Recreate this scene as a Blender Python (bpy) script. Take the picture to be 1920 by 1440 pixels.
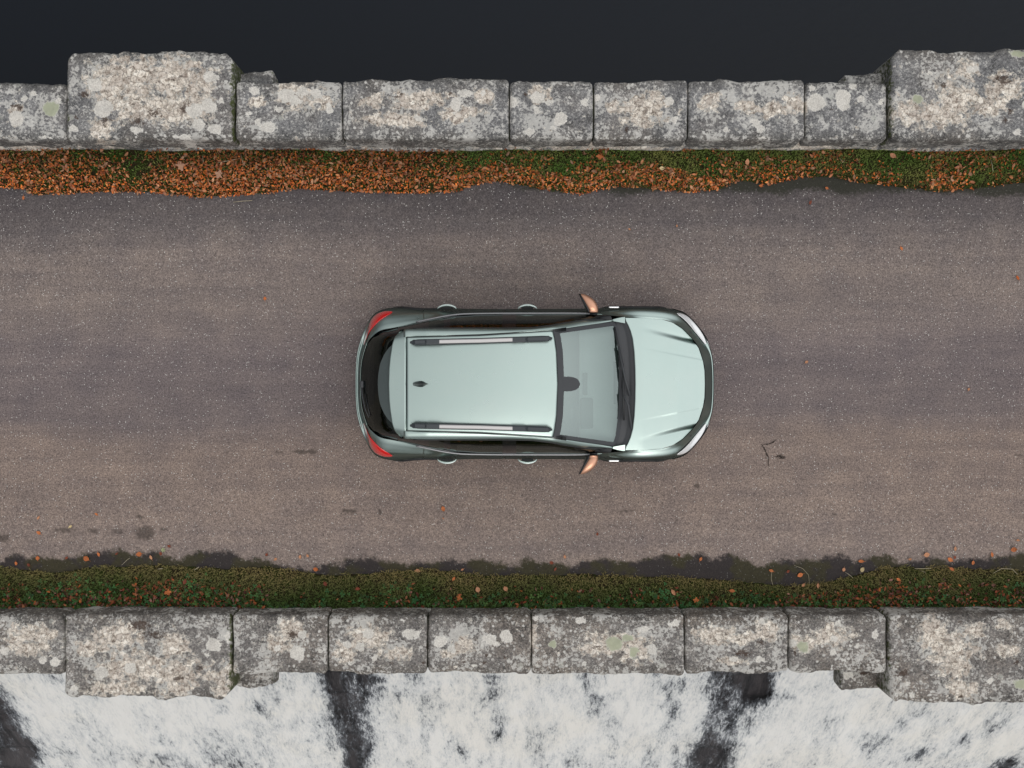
import bpy, bmesh, math, random
import numpy as np
from mathutils import Vector

for o in list(bpy.data.objects): bpy.data.objects.remove(o)
random.seed(7); rng = np.random.default_rng(11)
scn = bpy.context.scene; C = scn.collection
R = math.radians
CAM_H = 13.0; F = 1830.0
SUN_EL, SUN_ROT = 52, 168            # degrees; light comes from the right, slightly from below the frame

# ------------------------------------------------------------------ camera, world, sun
cam = bpy.data.objects.new('camera', bpy.data.cameras.new('camera')); C.objects.link(cam)
cam.location = (0, 0, CAM_H); cam.rotation_euler = (0, 0, 0)
cam.data.sensor_width = 36; cam.data.lens = F/1920*36; cam.data.clip_end = 3000
scn.camera = cam
scn.view_settings.view_transform = 'Standard'; scn.view_settings.look = 'None'
scn.view_settings.exposure = 0.0; scn.view_settings.gamma = 1
w = bpy.data.worlds.new("World"); scn.world = w; w.use_nodes = True
nt = w.node_tree; nt.nodes.clear()
def wn(t): return nt.nodes.new(t)
out = wn('ShaderNodeOutputWorld'); bg = wn('ShaderNodeBackground'); bg.inputs[1].default_value = 0.1
sky = wn('ShaderNodeTexSky'); sky.sky_type = 'NISHITA'; sky.sun_disc = False
sky.sun_elevation = R(SUN_EL); sky.sun_rotation = R(SUN_ROT); sky.air_density = 1; sky.dust_density = 4
tc = wn('ShaderNodeTexCoord'); sep = wn('ShaderNodeSeparateXYZ'); nt.links.new(tc.outputs['Generated'], sep.inputs[0])
# overcast dome: about three times brighter overhead than at the horizon
ramp = wn('ShaderNodeValToRGB'); nt.links.new(sep.outputs[2], ramp.inputs[0])
e = ramp.color_ramp.elements
e[0].position = 0.0; e[0].color = (.13, .132, .137, 1)
e[1].position = 1.0; e[1].color = (1.0, 1.0, 1.0, 1)
k = e.new(.12); k.color = (.22, .224, .23, 1)
k = e.new(.35); k.color = (.50, .505, .51, 1)
k = e.new(.62); k.color = (.75, .755, .76, 1)
k = e.new(.85); k.color = (.92, .922, .925, 1)
sc = wn('ShaderNodeVectorMath'); sc.operation = 'SCALE'; sc.inputs[3].default_value = 11.6
nt.links.new(ramp.outputs[0], sc.inputs[0])
# the cloud is thinner, so brighter, towards +X
gx_ = wn('ShaderNodeMath'); gx_.operation = 'MULTIPLY_ADD'; nt.links.new(sep.outputs[0], gx_.inputs[0]); gx_.inputs[1].default_value = 7.5; gx_.inputs[2].default_value = 11.0; nt.links.new(gx_.outputs[0], sc.inputs[3])
mx = wn('ShaderNodeMix'); mx.data_type = 'RGBA'; mx.inputs[0].default_value = 0.88
nt.links.new(sky.outputs[0], mx.inputs[6]); nt.links.new(sc.outputs[0], mx.inputs[7])
nt.links.new(mx.outputs[2], bg.inputs[0]); nt.links.new(bg.outputs[0], out.inputs[0])
sd = bpy.data.lights.new('sun', 'SUN'); sd.energy = 0.6; sd.angle = R(35); sd.color = (1, .965, .92)
sun = bpy.data.objects.new('sun', sd); C.objects.link(sun)
az = R(SUN_ROT)                      # measured from +Y towards +X as the sky texture does
sdir = Vector((math.sin(az)*math.cos(R(SUN_EL)), math.cos(az)*math.cos(R(SUN_EL)), math.sin(R(SUN_EL))))
sun.rotation_euler = sdir.to_track_quat('Z', 'Y').to_euler(); sun.location = sdir*40

# ------------------------------------------------------------------ helpers
def P(px, dy, z):
    """size/position measured on the photograph (px from its left, dy up from its middle) at a true height z"""
    s = (CAM_H-z)/F
    return np.array([(px-960)*s, dy*s, z])
def vnoise(p, seed=0):
    p = np.asarray(p, float); i = np.floor(p).astype(np.int64); f = p-i; f = f*f*(3-2*f)
    def h(ix, iy, iz):
        n = (ix*374761393 + iy*668265263 + iz*2147483647 + seed*974711) & 0xffffffff
        n = ((n ^ (n >> 13))*1274126177) & 0xffffffff
        n = ((n ^ (n >> 15))*2246822519) & 0xffffffff
        return ((n ^ (n >> 16)) & 0xffff)/65535.0
    r = 0
    for dx in (0, 1):
        for dy in (0, 1):
            for dz in (0, 1):
                wt = (f[..., 0] if dx else 1-f[..., 0])*(f[..., 1] if dy else 1-f[..., 1])*(f[..., 2] if dz else 1-f[..., 2])
                r = r + wt*h(i[..., 0]+dx, i[..., 1]+dy, i[..., 2]+dz)
    return r*2-1
def fbm(p, sc=1., o=4, seed=0, g=.5):
    p = np.asarray(p, float)*sc; r = 0; a = 1.; t = 0
    for k in range(o):
        r = r + a*vnoise(p+k*17.3, seed+k); t += a; a *= g; p = p*2.03
    return r/t
def mesh(name, V, Fc, mat, parent=None, smooth=True, attrs=None, mats=None, midx=None):
    me = bpy.data.meshes.new(name); me.from_pydata([tuple(map(float, v)) for v in V], [], [tuple(map(int, f)) for f in Fc])
    if mats:
        for m in mats: me.materials.append(m)
        me.polygons.foreach_set('material_index', list(midx))
    elif mat: me.materials.append(mat)
    if smooth: me.polygons.foreach_set('use_smooth', [True]*len(me.polygons))
    if attrs:
        for k, v in attrs.items():
            v = np.asarray(v, np.float32)
            if v.ndim == 1:
                a = me.attributes.new(k, 'FLOAT', 'POINT'); a.data.foreach_set('value', v)
            else:
                a = me.attributes.new(k, 'FLOAT_COLOR', 'POINT'); a.data.foreach_set('color', np.c_[v, np.ones(len(v))].astype(np.float32).ravel())
    me.update()
    o = bpy.data.objects.new(name, me); C.objects.link(o)
    if parent: o.parent = parent
    return o
def tag(o, label=None, cat=None, group=None, kind=None):
    if label: o['label'] = label
    if cat: o['category'] = cat
    if group: o['group'] = group
    if kind: o['kind'] = kind
    return o
def empty(name, loc, label, cat, group=None):
    o = bpy.data.objects.new(name, None); C.objects.link(o); o.location = loc; o.empty_display_size = .2
    return tag(o, label, cat, group)
def gridfaces(n, m, off=0):
    i = np.arange(n-1)[:, None]*m + np.arange(m-1)[None, :] + off
    return np.stack([i, i+1, i+m+1, i+m], -1).reshape(-1, 4)
def orient(V, Fc, c):
    V = np.asarray(V); Fc = np.asarray(Fc)
    a = V[Fc[:, 0]]; n = np.cross(V[Fc[:, 2]]-a, V[Fc[:, 3 if Fc.shape[1] > 3 else 1]]-V[Fc[:, 1]])
    if (n*(V[Fc].mean(1)-c)).sum() < 0: Fc = Fc[:, ::-1]
    return Fc
def rbox(sx, sy, sz, r, h=.05):
    """grid box (no bottom-left-out faces) with rounded edges, centred; returns V, F, outward directions"""
    V = []; Fc = []; off = 0
    half = np.array([sx, sy, sz])/2
    for ax in range(3):
        for s in (-1, 1):
            a, b = (ax+1) % 3, (ax+2) % 3
            na = max(2, int(round(half[a]*2/h))+1); nb = max(2, int(round(half[b]*2/h))+1)
            A, B = np.meshgrid(np.linspace(-half[a], half[a], na), np.linspace(-half[b], half[b], nb), indexing='ij')
            p = np.zeros((na, nb, 3)); p[..., a] = A; p[..., b] = B; p[..., ax] = s*half[ax]
            f = gridfaces(na, nb, off)
            if s < 0: f = f[:, ::-1]
            V.append(p.reshape(-1, 3)); Fc.append(f); off += na*nb
    V = np.concatenate(V); Fc = np.concatenate(Fc)
    r = min(r, half.min()*.99); inner = np.clip(V, -(half-r), half-r); d = V-inner
    d /= np.maximum(np.linalg.norm(d, axis=1, keepdims=True), 1e-9)
    return inner+d*r, Fc, d
def box(name, c, s, mat, parent=None, r=.01, h=None, rot=None):
    V, Fc, d = rbox(*s, r, h or max(r*.6, min(s)/2, .01)) if r else rbox(*s, .0005, max(s))
    if rot is not None:
        ca, sa = math.cos(rot), math.sin(rot); V = V @ np.array([[ca, sa, 0], [-sa, ca, 0], [0, 0, 1]])
    return mesh(name, V+np.array(c), Fc, mat, parent)
def tube(pts, rad, n=8, flat=1., up=(0, 0, 1)):
    pts = [np.array(p, float) for p in pts]; V = []; m = len(pts)
    rad = [rad]*m if np.isscalar(rad) else rad
    for i, p in enumerate(pts):
        t = pts[min(i+1, m-1)]-pts[max(i-1, 0)]; t /= np.linalg.norm(t)
        s = np.cross(t, up); s /= max(np.linalg.norm(s), 1e-6); u = np.cross(s, t)
        for k in range(n):
            a = 2*math.pi*k/n; V.append(p + rad[i]*(math.cos(a)*s + flat*math.sin(a)*u))
    Fc = []
    for i in range(m-1):
        for k in range(n):
            Fc.append((i*n+k, i*n+(k+1) % n, (i+1)*n+(k+1) % n, (i+1)*n+k))
    V += [pts[0], pts[-1]]
    for k in range(n):
        Fc.append((len(V)-2, (k+1) % n, k, k)[:3]); Fc.append((len(V)-1, (m-1)*n+k, (m-1)*n+(k+1) % n))
    return V, Fc
def lathe_y(prof, c, n=48):
    """profile (radius, y) spun round an axis along y"""
    V = []; Fc = []; m = len(prof)
    for k in range(n):
        a = 2*math.pi*k/n
        for r, y in prof: V.append((c[0]+r*math.cos(a), c[1]+y, c[2]+r*math.sin(a)))
    for k in range(n):
        for i in range(m-1):
            Fc.append((k*m+i, k*m+i+1, ((k+1) % n)*m+i+1, ((k+1) % n)*m+i))
    return V, Fc
def interp(xs, ys): 
    o = np.argsort(xs); xs = np.array(xs, float)[o]; ys = np.array(ys, float)[o]
    return lambda q: np.interp(q, xs, ys)

# ------------------------------------------------------------------ materials
class M:
    def __init__(s, name):
        s.m = bpy.data.materials.new(name); s.m.use_nodes = True; s.t = s.m.node_tree
        s.b = s.t.nodes['Principled BSDF']; s.out = s.t.nodes['Material Output']
    def n(s, t, **kw):
        x = s.t.nodes.new(t)
        for k, v in kw.items(): setattr(x, k, v)
        return x
    def l(s, a, b): s.t.links.new(a, b)
    def val(s, x, sock):
        if isinstance(x, (int, float)): sock.default_value = x
        elif isinstance(x, tuple): sock.default_value = x if len(x) == len(sock.default_value) else (*x, 1)
        else: s.l(x, sock)
    def obj(s): 
        return s.n('ShaderNodeTexCoord').outputs['Object']
    def pos(s): return s.n('ShaderNodeNewGeometry').outputs['Position']
    def attr(s, name, col=False):
        a = s.n('ShaderNodeAttribute', attribute_name=name); return a.outputs['Color' if col else 'Fac']
    def mapping(s, v, scale):
        m = s.n('ShaderNodeMapping'); s.l(v, m.inputs[0]); m.inputs['Scale'].default_value = scale; return m.outputs[0]
    def noise(s, v, scale, detail=4, rough=.6, dist=0.):
        x = s.n('ShaderNodeTexNoise'); s.l(v, x.inputs['Vector']); x.inputs['Scale'].default_value = scale
        x.inputs['Detail'].default_value = detail; x.inputs['Roughness'].default_value = rough; x.inputs['Distortion'].default_value = dist
        return x.outputs[0]
    def vor(s, v, scale, feature='F1', outp='Distance', rnd=1.):
        x = s.n('ShaderNodeTexVoronoi', feature=feature); s.l(v, x.inputs['Vector']); x.inputs['Scale'].default_value = scale
        x.inputs['Randomness'].default_value = rnd
        return x.outputs[outp]
    def math(s, op, a, b=0., c=None, clamp=False):
        x = s.n('ShaderNodeMath', operation=op); x.use_clamp = clamp
        s.val(a, x.inputs[0]); s.val(b, x.inputs[1])
        if c is not None: s.val(c, x.inputs[2])
        return x.outputs[0]
    def ss(s, v, lo, hi, a=0., b=1.):
        x = s.n('ShaderNodeMapRange', interpolation_type='SMOOTHSTEP'); s.val(v, x.inputs[0])
        x.inputs[1].default_value = lo; x.inputs[2].default_value = hi; x.inputs[3].default_value = a; x.inputs[4].default_value = b
        return x.outputs[0]
    def mix(s, f, a, b, mode='MIX'):
        x = s.n('ShaderNodeMix', data_type='RGBA', blend_type=mode); s.val(f, x.inputs[0]); s.val(a, x.inputs[6]); s.val(b, x.inputs[7])
        return x.outputs[2]
    def ramp(s, v, stops):
        x = s.n('ShaderNodeValToRGB'); s.l(v, x.inputs[0]); e = x.color_ramp.elements
        e[0].position, e[0].color = stops[0][0], (*stops[0][1], 1); e[1].position, e[1].color = stops[-1][0], (*stops[-1][1], 1)
        for p, c in stops[1:-1]:
            k = e.new(p); k.color = (*c, 1)
        return x.outputs[0]
    def bump(s, h, strength=.5, dist=.01):
        x = s.n('ShaderNodeBump'); x.inputs['Strength'].default_value = strength; x.inputs['Distance'].default_value = dist
        s.l(h, x.inputs['Height']); s.l(x.outputs[0], s.b.inputs['Normal'])
    def set(s, **kw):
        for k, v in kw.items(): s.val(v, s.b.inputs[k.replace('_', ' ')])
        return s
def simple(name, col, rough=.5, metal=0., var=.12, scale=30., **kw):
    m = M(name); v = m.obj(); n = m.noise(v, scale, 3)
    c = m.mix(n, tuple(x*(1-var) for x in col), tuple(min(1, x*(1+var)) for x in col))
    m.set(Base_Color=c, Roughness=rough, Metallic=metal, **kw); return m.m

# car paint: pale grey green metallic with fine flake under a clear coat
m = M('sage_paint'); v = m.obj(); fl = m.vor(v, 900, outp='Color'); f1 = m.math('MULTIPLY', fl, .35)
dirt = m.noise(v, 3.5, 6, .6); film = m.ss(dirt, .35, .8)
c = m.mix(m.math('MULTIPLY', film, .35), (.475, .58, .545), (.52, .60, .565))
m.set(Base_Color=c, Metallic=.97, Coat_Weight=.12, Coat_Roughness=.05, Specular_Tint=(.0, .0, .0))
m.l(m.math('MULTIPLY_ADD', m.noise(v, 6, 5), .10, .24), m.b.inputs['Roughness'])
nm = m.n('ShaderNodeBump'); nm.inputs['Strength'].default_value = .025; nm.inputs['Distance'].default_value = .001
m.l(m.noise(v, 420, 2), nm.inputs['Height']); m.l(nm.outputs[0], m.b.inputs['Normal'])
PAINT = m.m
BLACK = simple('black_plastic', (.022, .023, .025), .45, scale=60)
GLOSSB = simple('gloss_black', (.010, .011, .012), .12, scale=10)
COWL = simple('cowl_plastic', (.05, .053, .058), .5, scale=80)
RAILD = simple('dark_rail', (.045, .052, .058), .38, scale=60)
ALU = simple('brushed_aluminium', (.62, .60, .59), .38, .85, .05, 60)
CHROME = simple('chrome', (.82, .83, .84), .10, 1., .02)
HANDLE = simple('handle_paint', (.62, .70, .67), .2, .6, .03)
BRONZE = simple('bronze_paint', (.66, .36, .24), .30, .75, .06, 20)
TYRE = simple('rubber', (.018, .018, .018), .8)
RIM = simple('rim_alloy', (.35, .35, .36), .3, .9)
SEAT = simple('seat_fabric', (.05, .055, .06), .9)
DASH = simple('dash_plastic', (.34, .40, .385), .7, 0, .1, 40)
DASHD = simple('dash_dark', (.05, .06, .06), .7)
STRIP = simple('belt_trim', (.34, .34, .35), .35, .5)
m = M('red_lens'); m.set(Base_Color=m.mix(m.noise(m.obj(), 40, 2), (.70, .004, .006), (.95, .02, .02)), Roughness=.08, Coat_Weight=1., Specular_IOR_Level=.8); RED = m.m
m = M('headlamp_lens'); m.set(Base_Color=m.mix(m.noise(m.obj(), 22, 2), (.75, .77, .78), (.95, .96, .96)), Roughness=.12, Metallic=.15, Coat_Weight=1.); LENS = m.m
def glass(name, tint, refl, rough=.03, alpha=.5):
    m = M(name); t = m.n('ShaderNodeBsdfTransparent'); t.inputs[0].default_value = (*tint, 1)
    g = m.n('ShaderNodeBsdfGlossy'); g.inputs['Roughness'].default_value = rough; g.inputs['Color'].default_value = (.86, 1, .955, 1)
    fr = m.n('ShaderNodeFresnel'); fr.inputs[0].default_value = 1.5
    f = m.math('MULTIPLY_ADD', fr.outputs[0], 1., refl, clamp=True)
    x = m.n('ShaderNodeMixShader'); m.l(f, x.inputs[0]); m.l(t.outputs[0], x.inputs[1]); m.l(g.outputs[0], x.inputs[2]); m.l(x.outputs[0], m.out.inputs[0])
    return m.m
WGLASS = glass('windscreen_glass', (.86, .94, .91), .36)
DGLASS = glass('privacy_glass', (.10, .11, .11), .02)
RGLASS = glass('rear_glass', (.06, .065, .065), .0)

# lichen covered granite; fields measured on the stones are stored per vertex, edges are broken up here
def stone_mat(name, wet=0.):
    m = M(name); p = m.pos()
    n1 = m.noise(p, 4, 8, .7); n2 = m.noise(p, 34, 6, .78); n3 = m.noise(p, 110, 4, .8); n0 = m.noise(p, 1.1, 3)
    base = m.ramp(m.math('MULTIPLY_ADD', n2, .72, m.math('MULTIPLY', n1, .28)), [(.36, (.035, .035, .040)), (.45, (.13, .129, .132)), (.54, (.24, .237, .238)), (.66, (.58, .57, .55))])
    base = m.mix(m.ss(n0, .45, .62, 0, .5), base, m.mix(1., base, (1.04, .93, .82), 'MULTIPLY'))
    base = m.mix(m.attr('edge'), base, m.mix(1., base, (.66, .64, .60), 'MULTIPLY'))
    sy = m.n('ShaderNodeSeparateXYZ'); m.l(p, sy.inputs[0]); base = m.mix(m.ss(sy.outputs[1], -1., -2.), base, m.mix(1., base, (1.04, .97, .90), 'MULTIPLY'))
    # mineral grain: pale and dark grains
    gr = m.ss(n3, .56, .64); base = m.mix(m.math('MULTIPLY', gr, .5), base, (.74, .74, .72))
    gd = m.ss(m.noise(p, 75, 4, .8), .42, .36); base = m.mix(m.math('MULTIPLY', gd, .75), base, (.045, .045, .05))
    # tiny round lichens everywhere
    pv = m.n('ShaderNodeVectorMath', operation='ADD'); m.l(p, pv.inputs[0])
    nv = m.n('ShaderNodeTexNoise'); m.l(p, nv.inputs['Vector']); nv.inputs['Scale'].default_value = 25; nv.inputs['Detail'].default_value = 4
    svv = m.n('ShaderNodeVectorMath', operation='SCALE'); m.l(nv.outputs[1], svv.inputs[0]); svv.inputs[3].default_value = .035; m.l(svv.outputs[0], pv.inputs[1]); wp = pv.outputs[0]
    def dots(scale, r, dens, seedz):
        vt = m.n('ShaderNodeTexVoronoi'); vt.inputs['Scale'].default_value = scale; m.l(wp, vt.inputs['Vector'])
        pick = m.math('GREATER_THAN', vt.outputs['Color'], dens)
        return m.math('MULTIPLY', m.ss(vt.outputs['Distance'], r, r*.8), pick)
    d1 = dots(16, .34, .55, 0); d2 = dots(34, .42, .5, 1); d3 = dots(7, .30, .82, 2)
    lc = m.mix(n2, (.52, .505, .475), (.80, .78, .73))
    n4 = m.ss(m.math('ADD', m.noise(p, 2.6, 5, .7), m.math('MULTIPLY', m.noise(wp, 22, 6, .72), .9)), .99, 1.04)
    base = m.mix(m.math('MULTIPLY', n4, .7), base, lc)
    base = m.mix(m.math('MULTIPLY', m.math('MULTIPLY', d2, m.ss(n1, .48, .58)), .7), base, lc); base = m.mix(m.math('MULTIPLY', m.math('MULTIPLY', d1, m.ss(n0, .42, .56)), .85), base, lc)
    n5 = m.ss(m.math('ADD', m.noise(p, 3.4, 5, .7), m.math('MULTIPLY', m.noise(p, 42, 5, .82), .9)), .84, .76)
    base = m.mix(m.math('MULTIPLY', n5, .75), base, (.05, .048, .046))
    base = m.mix(m.math('MULTIPLY', d3, .45), base, (.50, .50, .45))
    rough_e = m.math('MULTIPLY_ADD', m.noise(p, 20, 6, .75), .16, -.08)
    # cream crust
    cr = m.math('ADD', m.attr('crust'), m.math('MULTIPLY_ADD', m.noise(wp, 9, 8, .70), 4.4, -2.2)); crm = m.ss(cr, .24, .36)
    cc = m.ramp(m.noise(p, 20, 6, .78), [(.37, (.24, .195, .16)), (.44, (.56, .50, .43)), (.51, (.82, .755, .67)), (.61, (.90, .86, .79))])
    rv = m.n('ShaderNodeTexVoronoi', feature='DISTANCE_TO_EDGE'); m.l(wp, rv.inputs['Vector']); rv.inputs['Scale'].default_value = 13
    rc = m.n('ShaderNodeTexVoronoi'); m.l(wp, rc.inputs['Vector']); rc.inputs['Scale'].default_value = 13
    rsp = m.n('ShaderNodeSeparateColor'); m.l(rc.outputs['Color'], rsp.inputs[0])
    cc = m.mix(1., cc, m.mix(rsp.outputs[0], (.74, .70, .68), (1.15, 1.14, 1.12)), 'MULTIPLY')
    cc = m.mix(m.math('MULTIPLY', m.ss(rv.outputs['Distance'], .08, .02), .5), cc, (.16, .135, .115))
    base = m.mix(m.math('MULTIPLY', crm, .95), base, cc)
    pit = m.math('MULTIPLY', crm, m.ss(m.noise(p, 17, 7, .82), .455, .40)); base = m.mix(m.math('MULTIPLY', pit, .8), base, (.085, .065, .052)); ring = m.math('MULTIPLY', m.ss(cr, .12, .22), m.ss(cr, .42, .28)); base = m.mix(m.math('MULTIPLY', ring, .35), base, (.74, .72, .65))
    # brown black stains
    dk = m.math('ADD', m.attr('dark'), m.math('MULTIPLY_ADD', m.noise(p, 22, 6, .8), 3., -1.5)); dkm = m.ss(dk, .5, .7)
    base = m.mix(m.math('MULTIPLY', dkm, .88), base, m.mix(n2, (.022, .016, .012), (.13, .085, .065)))
    # large smooth round lichens
    li = m.math('ADD', m.attr('lic'), m.math('ADD', m.math('MULTIPLY', rough_e, .75), m.math('MULTIPLY_ADD', m.noise(p, 8, 3, .6), .10, -.055))); lim = m.ss(li, .0, .003)
    rim = m.math('MULTIPLY', lim, m.ss(li, .012, .004))
    lcol = m.mix(m.ss(m.noise(p, 60, 5, .75), .40, .62), (.58, .55, .50), (.84, .805, .74)); lcol = m.mix(m.attr('green'), lcol, (.44, .46, .33))
    base = m.mix(m.math('MULTIPLY', lim, .93), base, lcol); base = m.mix(m.math('MULTIPLY', rim, .6), base, (.76, .74, .69))
    # moss near the joints
    ms = m.math('ADD', m.attr('moss'), m.math('MULTIPLY_ADD', m.noise(p, 18, 5, .7), 1.6, -.8)); msm = m.ss(ms, .5, .7)
    base = m.mix(m.math('MULTIPLY', msm, .9), base, m.mix(n2, (.02, .03, .006), (.09, .11, .02)))
    m.set(Base_Color=base, Roughness=.92, Specular_IOR_Level=.25)
    h = m.math('ADD', m.math('MULTIPLY', n2, 1.), m.math('MULTIPLY', crm, .35)); h = m.math('ADD', h, m.math('MULTIPLY', n3, .5)); h = m.math('ADD', h, m.math('MULTIPLY', lim, .10))
    m.bump(h, .6, .022); return m.m
STONE = stone_mat('lichened_granite')
m = M('dark_joint'); p = m.pos(); m.set(Base_Color=m.ramp(m.noise(p, 30, 5), [(.35, (.008, .008, .007)), (.6, (.03, .035, .015))]), Roughness=1.); JOINT = m.m

# ------------------------------------------------------------------ the setting: road
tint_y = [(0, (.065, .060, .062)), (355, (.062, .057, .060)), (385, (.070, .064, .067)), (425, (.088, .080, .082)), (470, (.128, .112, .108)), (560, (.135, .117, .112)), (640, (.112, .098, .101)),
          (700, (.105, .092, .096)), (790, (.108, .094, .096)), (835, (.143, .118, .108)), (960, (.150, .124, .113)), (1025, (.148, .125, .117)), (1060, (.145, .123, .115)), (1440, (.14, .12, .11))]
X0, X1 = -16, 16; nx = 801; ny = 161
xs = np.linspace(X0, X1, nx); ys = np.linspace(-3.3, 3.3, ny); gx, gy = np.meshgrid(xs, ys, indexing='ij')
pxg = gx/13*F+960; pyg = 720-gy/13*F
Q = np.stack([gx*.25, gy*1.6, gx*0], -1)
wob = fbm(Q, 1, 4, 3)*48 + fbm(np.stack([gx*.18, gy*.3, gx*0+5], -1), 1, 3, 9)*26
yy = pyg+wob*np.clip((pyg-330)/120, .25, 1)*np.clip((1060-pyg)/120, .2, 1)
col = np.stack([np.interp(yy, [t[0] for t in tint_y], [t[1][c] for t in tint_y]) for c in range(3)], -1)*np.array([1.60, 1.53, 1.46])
damp_top = interp([-2500, 0, 60, 130, 250, 400, 480, 560, 600, 640, 700, 770, 800, 960, 1080, 1100, 1230, 1350, 1430, 1560, 1650, 1850, 1920, 4000],
                  [1040, 1046, 1036, 1036, 1032, 1034, 1042, 1058, 1062, 1050, 1042, 1058, 1048, 1048, 1056, 1044, 1046, 1037, 1056, 1040, 1046, 1042, 1036, 1042])
damp = np.clip((pyg-damp_top(pxg)+fbm(np.stack([gx*3, gy*3, gx*0], -1), 1.6, 5, 21, .65)*24)/14, -1, 1)
# worn patches, drips and pits along the lower wheel track: (px, py, rx, ry, strength)
marks = [(272, 1000, 18, 14, .8), (120, 995, 22, 4, .7), (175, 996, 12, 3, .7), (220, 997, 14, 5, .6), (5, 1010, 12, 8, .8), (262, 970, 6, 3, .9), (308, 992, 10, 4, .5),
         (565, 847, 14, 3, .8), (585, 847, 9, 3, .8), (520, 848, 12, 2, .5), (425, 850, 5, 3, .5), (605, 955, 10, 2, .5), (650, 958, 12, 2.5, .6), (712, 961, 5, 2.5, .9), (660, 960, 14, 2, .6),
         (1175, 958, 22, 2.5, .45), (1464, 856, 9, 3, .6), (1307, 911, 3, 3, .9), (1565, 965, 3, 3, .6),
         (1380, 850, 14, 2.5, .35), (1910, 854, 14, 3, .4), (1270, 973, 4, 3, .5), (25, 930, 14, 2, .4), (240, 846, 12, 2, .4), (160, 850, 20, 2, .3), (930, 990, 18, 2, .3), (770, 975, 12, 2, .35)]
mk = np.zeros_like(gx) 
for (a, b, rx, ry, s) in marks:
    rx = max(rx, 5)*1.15; ry = max(ry, 4.5)*1.1
    mk = np.maximum(mk, s*1.5*np.exp(-((pxg-a)/rx)**2-((pyg-b)/ry)**2))
topdamp = np.clip((375-pyg+fbm(np.stack([gx*2, gy*2, gx*0], -1), 1, 4, 31)*14)/26, 0, 1)*np.clip((pxg-850)/200, .35, 1)
V = np.stack([gx, gy, gx*0-.02*(gy/3.2)**2], -1).reshape(-1, 3)
m = M('asphalt'); p = m.pos(); tintc = m.attr('tint', True)
a1 = m.noise(p, 52, 4, .9); a4 = m.noise(m.mapping(p, (.16, 2.6, 1)), 2.2, 5, .6); a2 = m.noise(p, 2.2, 5, .6); a3 = m.noise(p, 24, 4, .7)
cell = m.n('ShaderNodeTexVoronoi'); m.l(p, cell.inputs['Vector']); cell.inputs['Scale'].default_value = 62
c = m.mix(1., tintc, m.ramp(a1, [(.36, (.50, .49, .50)), (.5, (.97, .96, .95)), (.62, (1.55, 1.53, 1.50))]), 'MULTIPLY')
c = m.mix(1., c, m.ramp(a2, [(.3, (.86, .87, .90)), (.7, (1.12, 1.11, 1.08))]), 'MULTIPLY')
c = m.mix(1., c, m.ramp(a4, [(.34, (.90, .90, .92)), (.66, (1.10, 1.09, 1.08))]), 'MULTIPLY')
c = m.mix(1., c, m.ramp(a3, [(.3, (.84, .84, .84)), (.7, (1.15, 1.15, 1.15))]), 'MULTIPLY')
cc = m.n('ShaderNodeSeparateColor'); m.l(cell.outputs['Color'], cc.inputs[0])
sp = m.math('MULTIPLY', m.math('GREATER_THAN', cc.outputs[0], .945), m.ss(cell.outputs['Distance'], .42, .25))
c = m.mix(m.math('MULTIPLY', sp, .85), c, (.72, .70, .66))
sp2 = m.math('MULTIPLY', m.math('GREATER_THAN', cc.outputs[1], .9), m.ss(cell.outputs['Distance'], .5, .3)); c = m.mix(m.math('MULTIPLY', sp2, .6), c, (.035, .03, .03))
pv = m.n('ShaderNodeTexVoronoi'); m.l(p, pv.inputs['Vector']); pv.inputs['Scale'].default_value = 9
pc = m.n('ShaderNodeSeparateColor'); m.l(pv.outputs['Color'], pc.inputs[0])
big = m.math('MULTIPLY', m.math('GREATER_THAN', pc.outputs[0], .93), m.ss(pv.outputs['Distance'], .075, .05)); c = m.mix(m.math('MULTIPLY', big, .75), c, (.62, .60, .57))
dm = m.ss(m.math('ADD', m.attr('damp'), m.math('MULTIPLY_ADD', m.noise(p, 20, 5, .75), 2., -1.)), -.15, .75)
dmc = m.mix(m.ss(m.noise(p, 1.7, 3), .46, .54), (.022, .019, .020), m.mix(m.noise(p, 30, 5, .75), (.010, .009, .004), (.050, .047, .018)))
dmc = m.mix(m.math('MULTIPLY', sp, .35), dmc, (.3, .3, .28))
c = m.mix(m.math('MULTIPLY', dm, .92), c, dmc)
tdm = m.ss(m.math('ADD', m.attr('topdamp'), m.math('MULTIPLY_ADD', m.noise(p, 25, 5, .75), 1.4, -.7)), .3, .8); c = m.mix(m.math('MULTIPLY', tdm, .8), c, (.022, .024, .014))
mm = m.ss(m.math('ADD', m.attr('mark'), m.math('MULTIPLY_ADD', m.noise(p, 26, 5, .8), 2.6, -1.3)), .42, .75); c = m.mix(m.math('MULTIPLY', mm, .62), c, (.030, .024, .020))
m.set(Base_Color=c, Roughness=.88, Specular_IOR_Level=.3); m.bump(m.math('ADD', a1, m.math('MULTIPLY', cell.outputs['Distance'], .5)), .6, .006)
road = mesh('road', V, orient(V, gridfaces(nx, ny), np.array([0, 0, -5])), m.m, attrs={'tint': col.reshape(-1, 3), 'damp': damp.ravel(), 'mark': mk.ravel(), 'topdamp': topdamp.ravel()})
tag(road, kind='structure')

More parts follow.
